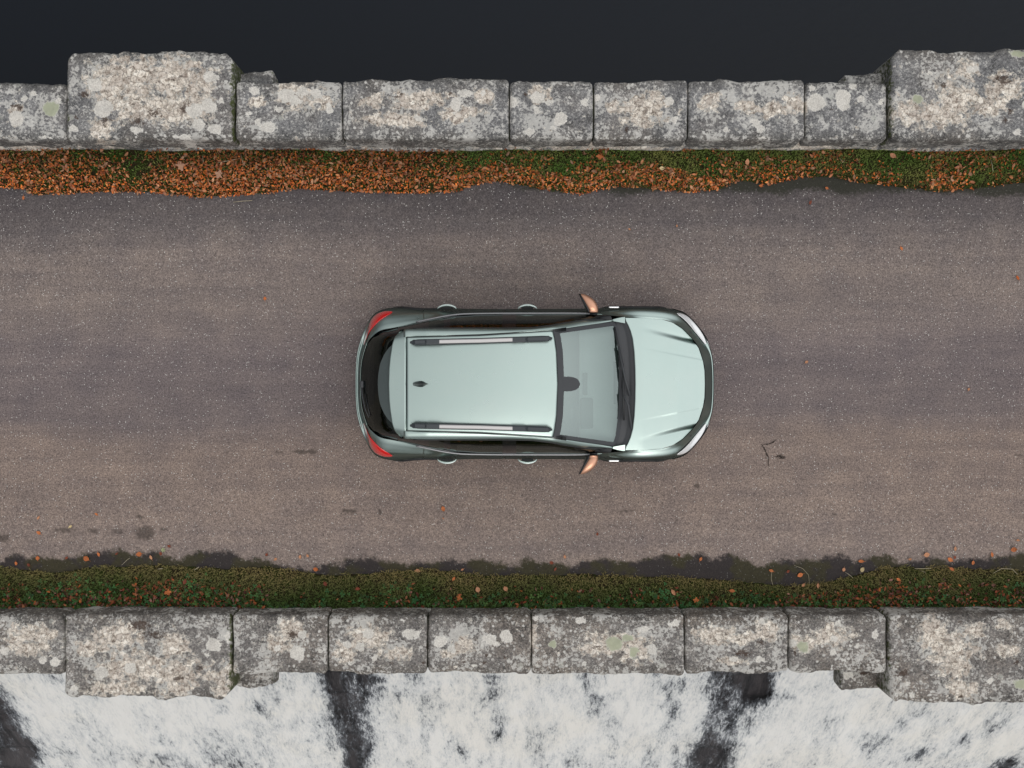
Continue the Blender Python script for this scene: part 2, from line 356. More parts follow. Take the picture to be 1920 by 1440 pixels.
CRK = simple('crack_shadow', (.030, .022, .018), 1., 0, .4, 60)
for pts in ([(1428, 832), (1432, 838), (1436, 848), (1440, 856), (1441, 862), (1440, 868), (1443, 877)], [(1430, 834), (1438, 833), (1446, 831), (1452, 827), (1457, 824)], [(1452, 857), (1460, 855), (1466, 857), (1474, 855)], [(1458, 859), (1468, 859), (1473, 858)]):
    V = []; L_ = [np.array(P(a, 720-b, 0)) for a, b in pts]; den = []
    for a, b in zip(L_[:-1], L_[1:]):
        for k in range(5): den.append(a+(b-a)*k/5+np.array([random.uniform(-.006, .006), random.uniform(-.006, .006), 0]))
    for i, q in enumerate(den):
        w_ = random.uniform(.002, .011)*math.sin(math.pi*(i+.8)/(len(den)+.6))**.4; t_ = den[min(i+1, len(den)-1)]-den[max(i-1, 0)]; n_ = np.array([-t_[1], t_[0], 0]); n_ /= np.linalg.norm(n_)+1e-9
        for sg in (-1, 1): V.append((q[0]+sg*n_[0]*w_, q[1]+sg*n_[1]*w_, .004))
    tag(mesh('road_crack', V, orient(V, gridfaces(len(den), 2), np.array([0, 0, -5])), CRK), kind='structure')

# ------------------------------------------------------------------ parapet walls
SP = []     # smooth lichens: px, py, rx, ry, greenish
for t in """97 203 17 15 1|30 222 13 16 0|45 186 7 6 0|108 190 6 6 0|92 258 12 4 0|62 176 6 5 0|197 205 19 18 0|140 242 11 9 0|258 247 15 8 0|345 258 16 6 0|374 235 13 12 0|405 244 15 9 0|
368 208 17 14 0|392 201 15 13 0|395 146 12 12 0|180 160 14 14 0|403 150 10 9 0|418 192 6 6 0|535 178 17 14 0|568 173 13 10 0|556 190 12 10 0|503 240 15 11 0|592 176 12 9 0|478 170 9 7 0|
523 205 9 7 0|618 204 8 10 0|466 213 6 6 0|484 228 8 7 0|855 197 11 15 0|873 175 14 8 0|927 204 6 5 0|906 173 5 5 0|784 222 8 6 0|963 191 10 14 0|992 248 12 9 0|1051 223 14 14 0|
1009 184 13 12 0|1030 192 10 6 0|1073 184 4 4 0|1006 207 7 9 0|1036 240 5 4 0|1095 191 8 9 0|1119 182 7 8 0|1266 224 7 6 0|1255 190 10 9 0|1418 230 11 9 0|1426 241 10 9 0|1363 243 6 5 0|
1430 258 6 3 0|1493 227 5 5 0|1531 192 18 17 0|1580 180 16 12 0|1582 195 15 13 0|1598 160 9 7 0|1523 164 8 7 0|1613 188 8 8 0|1653 192 6 7 0|1716 190 10 9 1|1836 270 9 5 0|1903 250 9 7 0|
1902 104 16 8 1|1740 140 8 6 0|1820 133 12 7 0|1920 200 9 12 0|82 1237 9 8 0|105 1240 13 9 0|8 1222 9 9 0|70 1170 5 5 0|401 1208 15 15 0|243 1253 13 11 0|193 1260 15 13 0|388 1228 6 5 0|
138 1290 9 7 0|120 1205 5 5 0|428 1195 5 12 0|557 1225 16 14 0|522 1214 8 7 0|567 1191 9 8 0|521 1165 6 6 0|600 1220 6 5 0|690 1187 13 11 0|651 1209 8 8 0|772 1187 18 10 0|676 1210 8 10 0|
661 1243 8 6 0|756 1162 5 4 0|702 1234 7 7 0|826 1202 14 11 0|918 1199 16 10 0|950 1193 14 13 0|932 1208 7 7 0|888 1249 6 4 0|846 1216 8 9 0|1003 1159 7 6 0|1088 1165 11 8 0|
1152 1206 17 14 1|1208 1180 12 7 0|1264 1168 10 9 0|1222 1216 9 10 0|1036 1207 9 9 1|1094 1245 4 4 0|1177 1197 12 9 1|1190 1222 10 12 1|1232 1247 5 4 0|1424 1236 8 8 0|1376 1235 10 7 0|
1573 1169 8 7 0|1505 1212 12 11 1|1607 1208 6 6 0|1563 1222 5 5 0|1565 1196 7 7 0|1427 1237 8 8 0|1611 1283 11 9 0|1854 1277 8 6 0|1708 1300 6 6 0|1912 1281 14 10 1|1760 1318 6 4 0|1700 1280 5 5 0|
1485 1207 7 9 0|1428 1165 6 6 0|1640 1190 6 9 0""".replace('\n', '').split('|'):
    SP.append(tuple(map(float, t.split())))
CRU = [tuple(map(float, t.split())) for t in """250 145 75 40|330 150 70 38|210 170 40 40|330 205 65 30|265 205 60 28|380 200 25 22|190 245 22 26|28 210 14 26|775 190 42 20|815 185 30 16|700 190 30 14|860 215 40 18|
740 225 60 14|1010 176 24 16|1210 205 48 26|1200 225 40 14|1150 197 13 12|1410 200 30 14|1450 205 45 14|1490 196 22 18|1330 190 24 18|1750 215 55 28|1790 190 42 45|1700 210 34 22|1880 170 35 30|1850 200 30 20|
1810 140 20 22|555 180 40 25|610 190 18 18|480 190 14 14|60 1190 50 20|220 1190 50 26|170 1215 28 16|250 1250 70 30|330 1210 30 28|330 1260 55 32|225 1290 60 16|330 1290 24 16|415 1275 20 30|430 1255 10 16|
60 1215 40 16|545 1180 28 18|520 1205 30 16|690 1195 40 22|650 1220 22 22|740 1225 30 14|870 1210 20 16|840 1225 16 8|1150 1205 60 18|1120 1215 40 14|1190 1215 30 28|1340 1190 50 18|1400 1195 24 14|1440 1185 24 24|
1510 1205 24 18|1560 1190 40 20|1750 1190 26 36|1780 1215 46 34|1790 1250 30 26|1800 1290 26 20|1830 1180 22 14|1885 1218 26 14|1880 1170 20 10|1370 1240 30 8|1000 1190 8 20|1235 190 20 20|905 180 20 16""".replace('\n', '').split('|')]
DK = [tuple(map(float, t.split())) for t in """290 215 34 16|160 178 20 10|145 222 8 8|200 225 20 14|345 205 14 20|260 230 26 12|845 176 9 10|752 175 8 9|748 204 8 6|658 216 6 6|692 228 5 6|985 178 10 9|1765 162 12 14|1778 182 9 9|
1875 152 30 22|1890 210 10 16|1880 228 10 10|1155 188 10 8|1174 242 8 12|32 200 20 10|28 212 10 8|262 1172 40 20|290 1190 50 14|375 1250 14 10|335 1272 24 9|800 1215 8 8|734 1242 8 7|795 1242 6 7|870 1242 8 6|
908 1242 8 7|946 1232 8 6|912 1230 6 5|1395 1225 34 14|1425 1205 14 16|1345 1237 14 8|1690 1262 30 14|1640 1280 24 6|1800 1305 8 8|1905 1240 10 16|1765 1225 6 8|550 1190 22 16|590 1240 12 8|1120 1212 14 6|1490 1225 6 10|
1800 1165 8 8|745 182 14 5|1560 205 7 4""".replace('\n', '').split('|')]
def fields(V, zref=.52):
    s = F/(CAM_H-zref); X = V[:, 0]*s+960; Y = 720-V[:, 1]*s
    lic = np.full(len(V), -9.); gr = np.zeros(len(V)); cr = np.full(len(V), -.35); dk = np.full(len(V), -.9)
    for a, b, rx, ry, g in SP:
        d = (1-np.hypot((X-a)/rx, (Y-b)/ry))*min(rx, ry)/s
        gr = np.where(d > lic, g, gr); lic = np.maximum(lic, d)
    for a, b, rx, ry in CRU: cr = np.maximum(cr, 1.15-np.hypot((X-a)/rx, (Y-b)/ry)*.95)
    for a, b, rx, ry in DK: dk = np.maximum(dk, .95-np.hypot((X-a)/rx, (Y-b)/ry)*.9)
    return np.maximum(lic, -.2), gr*(lic > -.02), np.maximum(cr, -.35), np.maximum(dk, -.9)
def stone(name, x0, x1, y0, y1, z0, z1, parent, r=.05, h=.02, amp=1., seed=0, moss=(0, 0), loc=(0, 0, 0), tilt=0., taper=None):
    V, Fc, d = rbox(x1-x0, y1-y0, z1-z0, r, h)
    c = np.array([(x0+x1)/2, (y0+y1)/2, (z0+z1)/2]); Pw = V+c
    q = Pw+seed*3.1
    a = fbm(q, 1.4, 3, 5)*.024 + fbm(q, 4, 4, 6)*.048 + fbm(q, 22, 3, 7)*.012
    endf = np.abs(d[:, 0])                       # joints stay closer to straight
    hz = np.clip(1.2-endf, .25, 1)
    P2 = Pw + d*(a*amp*hz)[:, None]
    inner_side = (y0 > 0) and -1 or 1            # the face towards the road is dressed straighter
    roadward = (d[:, 1]*inner_side > .5); P2[roadward, 1] = Pw[roadward, 1] + (P2[roadward, 1]-Pw[roadward, 1])*.45
    if tilt: P2[:, 2] += (P2[:, 0]-c[0])*tilt
    if taper is not None: P2 = taper(P2)
    lic, gr, cr, dk = fields(P2)
    ms = np.maximum(moss[0]*(1-np.clip((P2[:, 0]-x0)/.10, 0, 1)), moss[1]*(1-np.clip((x1-P2[:, 0])/.10, 0, 1)))
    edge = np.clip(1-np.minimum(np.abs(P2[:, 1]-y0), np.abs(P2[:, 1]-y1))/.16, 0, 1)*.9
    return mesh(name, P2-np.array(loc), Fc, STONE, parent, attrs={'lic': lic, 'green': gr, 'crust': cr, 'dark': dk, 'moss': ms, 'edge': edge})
ZT = .52
def wx(px, z=ZT): return (px-960)/F*(CAM_H-z)
def make_wall(side, label, joints, piers, yin, yout, corbels, seed):
    root = empty('parapet_wall', (0, side*(yin+yout)/2, 0), label, 'wall')
    loc = (0, side*(yin+yout)/2, 0)
    for i, (a, b, off, hgt) in enumerate(joints):
        xa, xb = wx(a)+.007, wx(b)-.007
        y0, y1 = yin, yout+off
        ya, yb = (y0, y1) if side > 0 else (-y1, -y0)
        vis = a < 2000 and b > -80
        o = stone('coping_stone', xa, xb, ya, yb, -.25, ZT+hgt, root, r=.045+.02*((i*7) % 3)/2, h=.02 if vis else .06, seed=seed+i, moss=(.35, .35), loc=loc)
        if off < -.5: pass
    for i, (a, b, yo, hgt, lab) in enumerate(piers):
        xa, xb = wx(a)+.008, wx(b)-.008
        ya, yb = (yin-.012, yo) if side > 0 else (-yo, -yin+.012)
        vis = a < 2000 and b > -80
        def tp(P2, xa=xa, xb=xb, i=i):
            # knocked-off outer corners
            for xc, sgn in ((xa, 1), (xb, -1)):
                d = (P2[:, 0]-xc)*sgn; e = (yo-np.abs(P2[:, 1]))
                cut = (.10-(d+e))*(.5)
                k = cut > 0; P2[k, 0] += sgn*cut[k]; P2[k, 1] -= side*cut[k]
            return P2
        o = stone('pier_block', xa, xb, ya, yb, -.28, ZT+hgt, root, r=.06, h=.02 if vis else .06, seed=seed+40+i, moss=(.6, .7), loc=loc, taper=tp, amp=1.25)
        if lab: o['label'] = lab
    for i, (a, b, ya, yb, z) in enumerate(corbels):
        stone('ledge_stone', wx(a, z), wx(b, z), min(ya*side, yb*side), max(ya*side, yb*side), z-.3, z, root, r=.03, h=.025, seed=seed+70+i, loc=loc, moss=(.5, .5))
    # mossy mortar filling between and under the stones
    yc = side*(yin+yout)/2
    V, Fc, d = rbox(wx(3200)-wx(-1300), yout-yin-.09, .62, .02, .3); V = V+np.array([(wx(3200)+wx(-1300))/2, 0, .135])
    mesh('mortar', V, Fc, JOINT, root)
    # rough footing course that sticks out at the foot of the road face
    x = np.arange(wx(-1300), wx(3200), .025); n = len(x)
    prof = [(.06, .26), (.03, .20), (.0, .14), (-.025, .08), (-.035, .0), (-.03, -.15)] if side > 0 else [(.06, .22), (.05, .18), (.03, .14), (.0, .08), (-.02, .0), (-.02, -.15)]
    Vv = []
    for j, (dy, z) in enumerate(prof):
        q = np.stack([x, x*0+j*.2+seed, x*0+side], -1)
        b = fbm(q, 1.1, 3, 77)*.05 + fbm(q, 6, 3, 78)*.018
        zz = z + (fbm(q, 4, 3, 79)*.02 if j else 0)
        yw = yin + dy - (b if 1 < j else b*.2)*(.9 if side > 0 else .5)
        Vv.append(np.stack([x, side*yw, zz+x*0], -1))
    Vv = np.stack(Vv, 1).reshape(-1, 3); lic, gr, cr, dk = fields(Vv+np.array([0, 0, 0]), .1)
    cr = np.full(len(Vv), .15)+fbm(Vv, .8, 2, 90)*.9
    Fc = orient(Vv, gridfaces(n, len(prof)), np.array([0, side*20., -3]))
    mesh('footing', Vv-np.array(loc), Fc, STONE, root, attrs={'lic': lic*0-.2, 'green': gr*0, 'crust': cr, 'dark': dk, 'moss': gr*0+.2, 'edge': gr*0})
    return root
make_wall(1, 'lichen spotted stone parapet beside the dark still water, with leaf litter at its foot',
    [(-1290, -1080, 0, 0), (-1080, -800, .01, 0), (-800, -560, 0, 0), (-560, -300, .01, 0), (-300, -90, 0, .01), (-90, 126, -.015, 0), (441, 641, .0, -.005), (641, 955, .03, .01), (955, 1113, .02, 0), (1113, 1290, .02, .0), (1290, 1510, .02, .005), (1510, 1666, .005, -.005),
     (2010, 2230, 0, 0), (2230, 2500, .01, 0), (2500, 2700, 0, 0), (2700, 2950, 0, 0), (2950, 3190, 0, 0)],
    [(126, 440, 4.225, .045, 'wide cream crusted pier block'), (1667, 2010, 4.255, .045, 'wide pier block with a rusty brown patch')],
    3.125, 3.865, [(436, 512, 3.7, 4.08, .22), (1584, 1672, 3.7, 4.05, .22)], 1)
make_wall(-1, 'lichen spotted stone parapet above the white falling water, with weeds at its foot',
    [(-1290, -1060, 0, 0), (-1060, -820, .01, 0), (-820, -570, 0, 0), (-570, -310, .01, 0), (-310, -100, 0, .01), (-100, 120, .01, 0), (435, 614, .005, .0), (614, 801, .0, .01), (801, 996, .0, 0), (996, 1284, .02, .005), (1284, 1480, .0, 0), (1480, 1664, .0, .005),
     (2020, 2240, 0, 0), (2240, 2480, .01, 0), (2480, 2700, 0, 0), (2700, 2960, 0, 0), (2960, 3190, 0, 0)],
    [(120, 435, 4.02, .03, 'wide pier block with a brown stain and cream crust'), (1664, 2020, 4.07, .03, 'wide pier block with a cream crust down its middle')],
    2.95, 3.70, [(432, 512, 3.5, 4.0, .1), (1576, 1672, 3.5, 4.02, .1)], 2)

# ------------------------------------------------------------------ dam below the road, reservoir, waterfall
m = M('wet_masonry'); p = m.pos(); br = m.n('ShaderNodeTexBrick')
mp = m.n('ShaderNodeMapping'); m.l(p, mp.inputs[0]); mp.inputs['Rotation'].default_value = (R(90), 0, 0); m.l(mp.outputs[0], br.inputs[0])
br.inputs['Scale'].default_value = 1.; br.inputs['Brick Width'].default_value = 1.1; br.inputs['Row Height'].default_value = .45; br.inputs['Mortar Size'].default_value = .03
br.inputs['Color1'].default_value = (.034, .032, .036, 1); br.inputs['Color2'].default_value = (.042, .040, .044, 1); br.inputs['Mortar'].default_value = (.022, .022, .025, 1)
nn = m.noise(m.mapping(p, (1, .2, .2)), 5, 8, .78)
c = m.mix(1., br.outputs[0], m.ramp(nn, [(.38, (.35, .35, .40)), (.62, (1.7, 1.55, 1.45))]), 'MULTIPLY')
m.set(Base_Color=c, Roughness=.45); m.bump(m.math('ADD', nn, m.math('MULTIPLY', br.outputs[1], -.3)), .8, .08); DAMM = m.m
dam = empty('dam', (0, 0, -14), 'dark wet masonry dam under the road, seen through gaps in the white falling water', 'dam')
prof = [(3.72, -.22), (3.72, -2.8), (-3.55, -.30), (-3.55, -1.2), (-3.75, -1.9)]
xs_ = np.linspace(-30, 30, 241)
def fallY(z): return -(2.0+1.04*np.maximum(-z, 1.3))
zz = np.concatenate([[-.26, -1.0], np.linspace(-1.6, -9.4, 70)])
gx2, gz2 = np.meshgrid(xs_, zz, indexing='ij'); step = np.abs(((gz2*1.1) % 1)-.5)*.04
gy2 = fallY(gz2)-.0+step+fbm(np.stack([gx2, gz2*0, gz2], -1), 1.2, 4, 51)*.15+.12
V = np.stack([gx2, gy2, gz2], -1).reshape(-1, 3)
def loc(V, o): return np.asarray(V)-np.array(o)
mesh('spillway_face', loc(V, (0, 0, -14)), orient(V, gridfaces(*gx2.shape), np.array([0, 30, -20])), DAMM, dam)
V, Fc, _ = rbox(60, 7.2, 13.6, .02, 20); mesh('dam_body', loc(V+np.array([0, .12, -7.1]), (0, 0, -14)), Fc, DAMM, dam, False)
box('foundation', (0, -8, -.6), (60, 30, 1.0), DAMM, dam, r=0)

m = M('reservoir_water'); p = m.pos()
wv = m.noise(m.mapping(p, (1.1, 3.2, 1)), 2.4, 4, .65, .4); wx_ = m.n('ShaderNodeSeparateXYZ'); m.l(p, wx_.inputs[0])
amt = m.ss(wx_.outputs[0], -1., 8., .10, .6)
m.set(Base_Color=m.mix(m.noise(p, .25, 2), (.0040, .0070, .0125), (.0055, .0090, .0150)), Roughness=m.math('MULTIPLY_ADD', amt, .06, .10), IOR=1.33, Specular_IOR_Level=.42)
bn = m.n('ShaderNodeBump'); bn.inputs['Distance'].default_value = .05; m.l(m.math('MULTIPLY', amt, .55), bn.inputs['Strength']); m.l(wv, bn.inputs['Height']); m.l(bn.outputs[0], m.b.inputs['Normal'])
V = [(-300, 3.7, -2.6), (300, 3.7, -2.6), (300, 420, -2.6), (-300, 420, -2.6)]
tag(mesh('water', V, [(0, 1, 2, 3)], m.m, smooth=False), kind='structure')

# falling water: a thick, broken, lumpy sheet just proud of the masonry
xs_ = np.arange(-13.5, 13.5, .05); zz = np.linspace(-1.7, -9.2, 330)
gx2, gz2 = np.meshgrid(xs_, zz, indexing='ij'); gy2 = fallY(gz2)-.05
s_ = F/(CAM_H-gz2); X = gx2*s_+960; Y = 720-gy2*s_
q = np.stack([gx2*1.0, gz2*.5, gx2*0], -1); lump = fbm(q, 1.3, 5, 61); lump2 = fbm(np.stack([gx2, gz2*.5, gx2*0], -1), 5, 4, 62)
gy2 = gy2 - .09*(lump+.4) - .03*lump2
cover = .73+0*X
def streak(pts, w0, w1, depth):
    global cover
    cx = np.interp(Y, [p_[1] for p_ in pts], [p_[0] for p_ in pts]); t = np.clip((Y-pts[0][1])/(pts[-1][1]-pts[0][1]), 0, 1)
    wd = w0+(w1-w0)*t; g = np.exp(-np.abs((X-cx)/wd)**2.3)*np.clip((Y-pts[0][1]+12)/12, 0, 1)*np.clip((pts[-1][1]+20-Y)/20, 0, 1)
    cover = cover-depth*g
streak([(648, 1240), (662, 1330), (676, 1460)], 56, 30, .98)
streak([(620, 1250), (640, 1330)], 25, 18, .5)
streak([(1392, 1240), (1368, 1330), (1335, 1460)], 60, 42, .95)
streak([(1330, 1400), (1322, 1470)], 40, 50, .4)
streak([(-20, 1280), (10, 1340), (20, 1440), (25, 1480)], 26, 58, .95)
streak([(60, 1390), (40, 1470)], 30, 60, .5)
streak([(925, 1262), (935, 1340), (930, 1380)], 22, 14, .55)
streak([(300, 1410), (320, 1480)], 26, 34, .4); streak([(1120, 1300), (1115, 1340)], 22, 18, .38); streak([(1262, 1270), (1262, 1440)], 22, 14, .36)
streak([(1012, 1370), (1015, 1440)], 24, 26, .34); streak([(410, 1370), (430, 1450)], 34, 30, .36); streak([(1410, 1262), (1430, 1300)], 30, 26, .8)
streak([(870, 1380), (860, 1450)], 22, 22, .25); streak([(1650, 1380), (1650, 1440)], 30, 26, .3); streak([(1730, 1400), (1735, 1470)], 34, 30, .35); streak([(1890, 1420), (1900, 1490)], 30, 46, .8)
streak([(1580, 1310), (1560, 1360)], 20, 20, .25); streak([(800, 1300), (790, 1440)], 16, 18, .2); streak([(-380, 1240), (-420, 1460)], 55, 35, 1.1); streak([(2320, 1240), (2360, 1460)], 55, 40, 1.1)
cover = cover + .16*fbm(np.stack([gx2, gz2*.2, gx2*0], -1), .9, 4, 64)
V = np.stack([gx2, gy2, gz2], -1).reshape(-1, 3)
m = M('falling_water'); p = m.pos(); ps = m.mapping(p, (1., .30, .30))
nA = m.noise(ps, 2.2, 6, .66, .2); nB = m.noise(ps, 9, 8, .8, .3); nC = m.noise(m.mapping(p, (1., .25, .25)), 34, 5, .88, .1)
cv = m.math('ADD', m.attr('cover'), m.math('MULTIPLY_ADD', nA, 2.3, -1.15)); cv = m.math('ADD', cv, m.math('MULTIPLY_ADD', nB, 2.5, -1.25)); cv = m.math('ADD', cv, m.math('MULTIPLY_ADD', nC, 1.9, -.95))
foam = m.ramp(m.math('MULTIPLY', cv, .7), [(.0, (.24, .26, .29)), (.16, (.46, .48, .50)), (.36, (.66, .67, .665)), (.66, (.82, .81, .78))])
foam = m.mix(m.ss(m.noise(p, .55, 3), .48, .62, 0, .5), foam, m.mix(1., foam, (1., .975, .93), 'MULTIPLY'))
m.set(Base_Color=foam, Roughness=.7, Alpha=m.ss(cv, -.38, .50), Specular_IOR_Level=.2)
m.bump(m.math('ADD', nB, nA), .5, .06)
fall = mesh('waterfall', V, orient(V, gridfaces(*gx2.shape), np.array([0, 30, -20])), m.m, attrs={'cover': cover.ravel()})
tag(fall, kind='structure')
m = M('pool_water'); p = m.pos(); m.set(Base_Color=m.ramp(m.noise(p, .6, 6, .7), [(.4, (.05, .06, .07)), (.6, (.7, .72, .72))]), Roughness=.4)
tag(mesh('river', [(-300, -300, -9.05), (300, -300, -9.05), (300, -9, -9.05), (-300, -9, -9.05)], [(0, 1, 2, 3)], m.m, smooth=False), kind='structure')
m = M('added_hillside'); p = m.pos(); m.set(Base_Color=m.ramp(m.noise(p, .08, 8, .75), [(.35, (.012, .016, .008)), (.65, (.05, .045, .02))]), Roughness=1.)  # unseen ring of hills, added to darken low reflections in the car
aa = np.linspace(0, 2*math.pi, 121); rr = np.array([420, 470, 560, 700, 800]); hh = np.array([-40, 4, 18, 32, 26])
V = np.array([[(r*math.cos(a), r*math.sin(a), h*(1+.35*math.sin(3*a+1)+.2*math.sin(7*a))) for r, h in zip(rr, hh)] for a in aa]).reshape(-1, 3)
tag(mesh('added_hills', V, orient(V, gridfaces(121, 5), np.array([0, 0, -900])), m.m), kind='structure')

# ------------------------------------------------------------------ verges
top_edge = interp([-2500, -300, 0, 45, 55, 120, 180, 300, 370, 480, 560, 640, 790, 860, 890, 930, 975, 1010, 1090, 1150, 1200, 1290, 1350, 1390, 1440, 1500, 1560, 1610, 1700, 1760, 1830, 1920, 4000],
                  [352, 350, 350, 352, 363, 362, 357, 360, 369, 362, 352, 357, 361, 356, 344, 337, 345, 352, 362, 348, 350, 359, 354, 335, 345, 331, 329, 340, 350, 357, 352, 341, 345])
bot_edge = interp([-2500, -300, 0, 100, 160, 300, 420, 500, 560, 620, 700, 800, 900, 1000, 1100, 1200, 1330, 1400, 1500, 1560, 1620, 1680, 1780, 1920, 4000],
                  [1068, 1065, 1065, 1076, 1066, 1061, 1068, 1064, 1073, 1081, 1076, 1069, 1080, 1081, 1078, 1083, 1087, 1093, 1101, 1092, 1076, 1064, 1066, 1071, 1068])
def verge_z(x, y):
    px = x/12.95*F+960; py = 720-y/12.95*F
    r = np.where(y > 0, (top_edge(px)-py), (py-bot_edge(px)))/146.     # metres inside the edge
    mx_ = np.where(y > 0, .055, .12)
    n = fbm(np.stack([x, y, x*0], -1), 4, 4, 71)
    return r, np.clip(r/.35, -1, 1)*mx_ + n*.022*np.clip(r/.1+.3, 0, 1)-.004
m = M('mossy_soil'); p = m.pos(); n1 = m.noise(p, 9, 5, .7); n2 = m.noise(p, 60, 5, .8)
c = m.mix(m.ss(n1, .42, .58), m.ramp(n2, [(.35, (.010, .009, .005)), (.65, (.050, .036, .018))]), m.ramp(n2, [(.35, (.008, .014, .003)), (.65, (.050, .070, .014))]))
m.set(Base_Color=c, Roughness=1., Specular_IOR_Level=.1); m.bump(n2, 1., .02); SOIL = m.m
for side in (1, -1):
    x = np.arange(-15.5, 15.5, .04); y = np.linspace(2.2, 3.2, 51)*side if side < 0 else np.linspace(2.45, 3.25, 41)
    gx3, gy3 = np.meshgrid(x, y, indexing='ij'); r, z = verge_z(gx3, gy3); z = np.where(r < 0, np.minimum(z, -.035), z)
    V = np.stack([gx3, gy3, z], -1).reshape(-1, 3)
    tag(mesh('verge', V, orient(V, gridfaces(*gx3.shape), np.array([0, 0, -9])), SOIL), kind='structure')

def attr_mat(name, rough=.8, trans=0.):
    m = M(name); n = m.noise(m.pos(), 90, 3); a = m.attr('tint', True)
    m.set(Base_Color=m.mix(1., a, m.ramp(n, [(.3, (.75, .75, .75)), (.7, (1.2, 1.2, 1.2))]), 'MULTIPLY'), Roughness=rough, Specular_IOR_Level=.3); return m.m
GRASSM = attr_mat('grass_blades'); LEAFM = attr_mat('dry_leaf', .65); WEEDM = attr_mat('weed_leaf', .55)

def scatter(n, side, dens, xr=(-8.0, 8.0)):
    x = rng.uniform(*xr, n); y = rng.uniform(2.42, 3.13, n) if side > 0 else -rng.uniform(2.35, 2.96, n)
    r, z = verge_z(x, y); px = x/12.95*F+960; py = 720-y/12.95*F
    k = rng.random(n) < dens(px, py, r, x, y); return x[k], y[k], z[k], px[k], py[k], r[k]
def blades(name, side, n, dens, hmin, hmax, wd, colf):
    x, y, z, px, py, r = scatter(n, side, dens); n = len(x)
    h = rng.uniform(hmin, hmax, n); a = rng.uniform(0, 2*math.pi, n); lean = rng.uniform(.2, 1.3, n)*h; w = wd*rng.uniform(.6, 1.4, n)
    b = np.stack([x, y, z], -1); s = np.stack([-np.sin(a), np.cos(a), a*0], -1)*w[:, None]
    mid = b+np.stack([np.cos(a)*lean*.4, np.sin(a)*lean*.4, h*.65], -1); tip = b+np.stack([np.cos(a)*lean, np.sin(a)*lean, h*.95], -1)
    V = np.stack([b-s, b+s, mid+s*.8, mid-s*.8, tip], 1).reshape(-1, 3); i = np.arange(n)*5
    Fc = [list(q) for q in np.stack([i, i+1, i+2, i+3], -1)] + [list(q) for q in np.stack([i+3, i+2, i+4], -1)]
    c = colf(px, py, r, x, y, n); c = c*rng.uniform(.6, 1.5, (n, 1)); V_c = np.repeat(c, 5, 0)
    return V, Fc, V_c
def ncol(x, y, s, sd): return fbm(np.stack([x, y, x*0], -1), s, 3, sd)
def green_top(px, py, r, x, y, n):
    t = np.clip(ncol(x, y, 3, 81)*1.2+.5, 0, 1)[:, None]; base = (1-t)*np.array([.09, .17, .03])+t*np.array([.22, .23, .065])
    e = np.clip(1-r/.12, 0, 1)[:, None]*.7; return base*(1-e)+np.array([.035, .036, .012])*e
def green_bot(px, py, r, x, y, n):
    t = np.clip((py-bot_edge(px))/ (1140-bot_edge(px)), 0, 1)[:, None]; nn = ncol(x, y, 2.6, 83)[:, None]*.6
    t = np.clip(t*1.25+nn, 0, 1)
    return (1-t)*np.array([.25, .20, .08])+t*np.array([.07, .12, .028])
def gdens_t(px, py, r, x, y): return (r > -.015)*(r > ncol(x, y, 9, 84)*.06)*(.35+.65*(px > 850))
def gdens_b(px, py, r, x, y): return (r > ncol(x, y, 9, 85)*.05-.01)*1.
def add_stuff(name, parts, mat, **k):
    V = np.concatenate([p_[0] for p_ in parts]); off = 0; Fc = []
    for v, f, c in parts: Fc += [[q+off for q in ff] for ff in f]; off += len(v)
    return tag(mesh(name, V, Fc, mat, smooth=False, attrs={'tint': np.concatenate([p_[2] for p_ in parts])}), kind='stuff')
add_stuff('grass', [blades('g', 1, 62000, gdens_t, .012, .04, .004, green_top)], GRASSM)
add_stuff('grass', [blades('g', -1, 70000, gdens_b, .012, .045, .0035, green_bot)], GRASSM)

# leaf shape: curled beech-like leaf, 9 points
def leaf_geo(L, Wd, curl, fold):
    t = np.array([0, .25, .55, .8, 1.]); wv_ = np.array([.0, .42, .5, .32, 0])*Wd
    V = []
    for i in range(5):
        zc = curl*L*(t[i]-.5)**2*4
        if i in (0, 4): V.append((L*(t[i]-.5), 0, zc))
        else: V += [(L*(t[i]-.5), -wv_[i], zc+fold*wv_[i]), (L*(t[i]-.5), 0, zc), (L*(t[i]-.5), wv_[i], zc+fold*wv_[i])]
    Fc = [(0, 1, 2), (0, 2, 3), (1, 4, 5, 2), (2, 5, 6, 3), (4, 7, 8, 5), (5, 8, 9, 6), (7, 10, 8), (8, 10, 9)]
    return np.array(V), Fc
def rot3(n, tilt):
    a = rng.uniform(0, 2*math.pi, n); b = rng.normal(0, tilt, n); c = rng.normal(0, tilt, n)
    ca, sa, cb, sb, cc_, sc_ = np.cos(a), np.sin(a), np.cos(b), np.sin(b), np.cos(c), np.sin(c); o = a*0; i1 = o+1
    Rz = np.stack([ca, -sa, o, sa, ca, o, o, o, i1], -1).reshape(-1, 3, 3); Rx = np.stack([i1, o, o, o, cb, -sb, o, sb, cb], -1).reshape(-1, 3, 3); Ry = np.stack([cc_, o, sc_, o, i1, o, -sc_, o, cc_], -1).reshape(-1, 3, 3)
    return Rz @ Rx @ Ry
LC = np.array([(.46, .135, .038), (.36, .095, .032), (.52, .20, .07), (.26, .065, .024), (.44, .22, .13), (.14, .042, .020), (.56, .16, .035), (.20, .09, .05)])
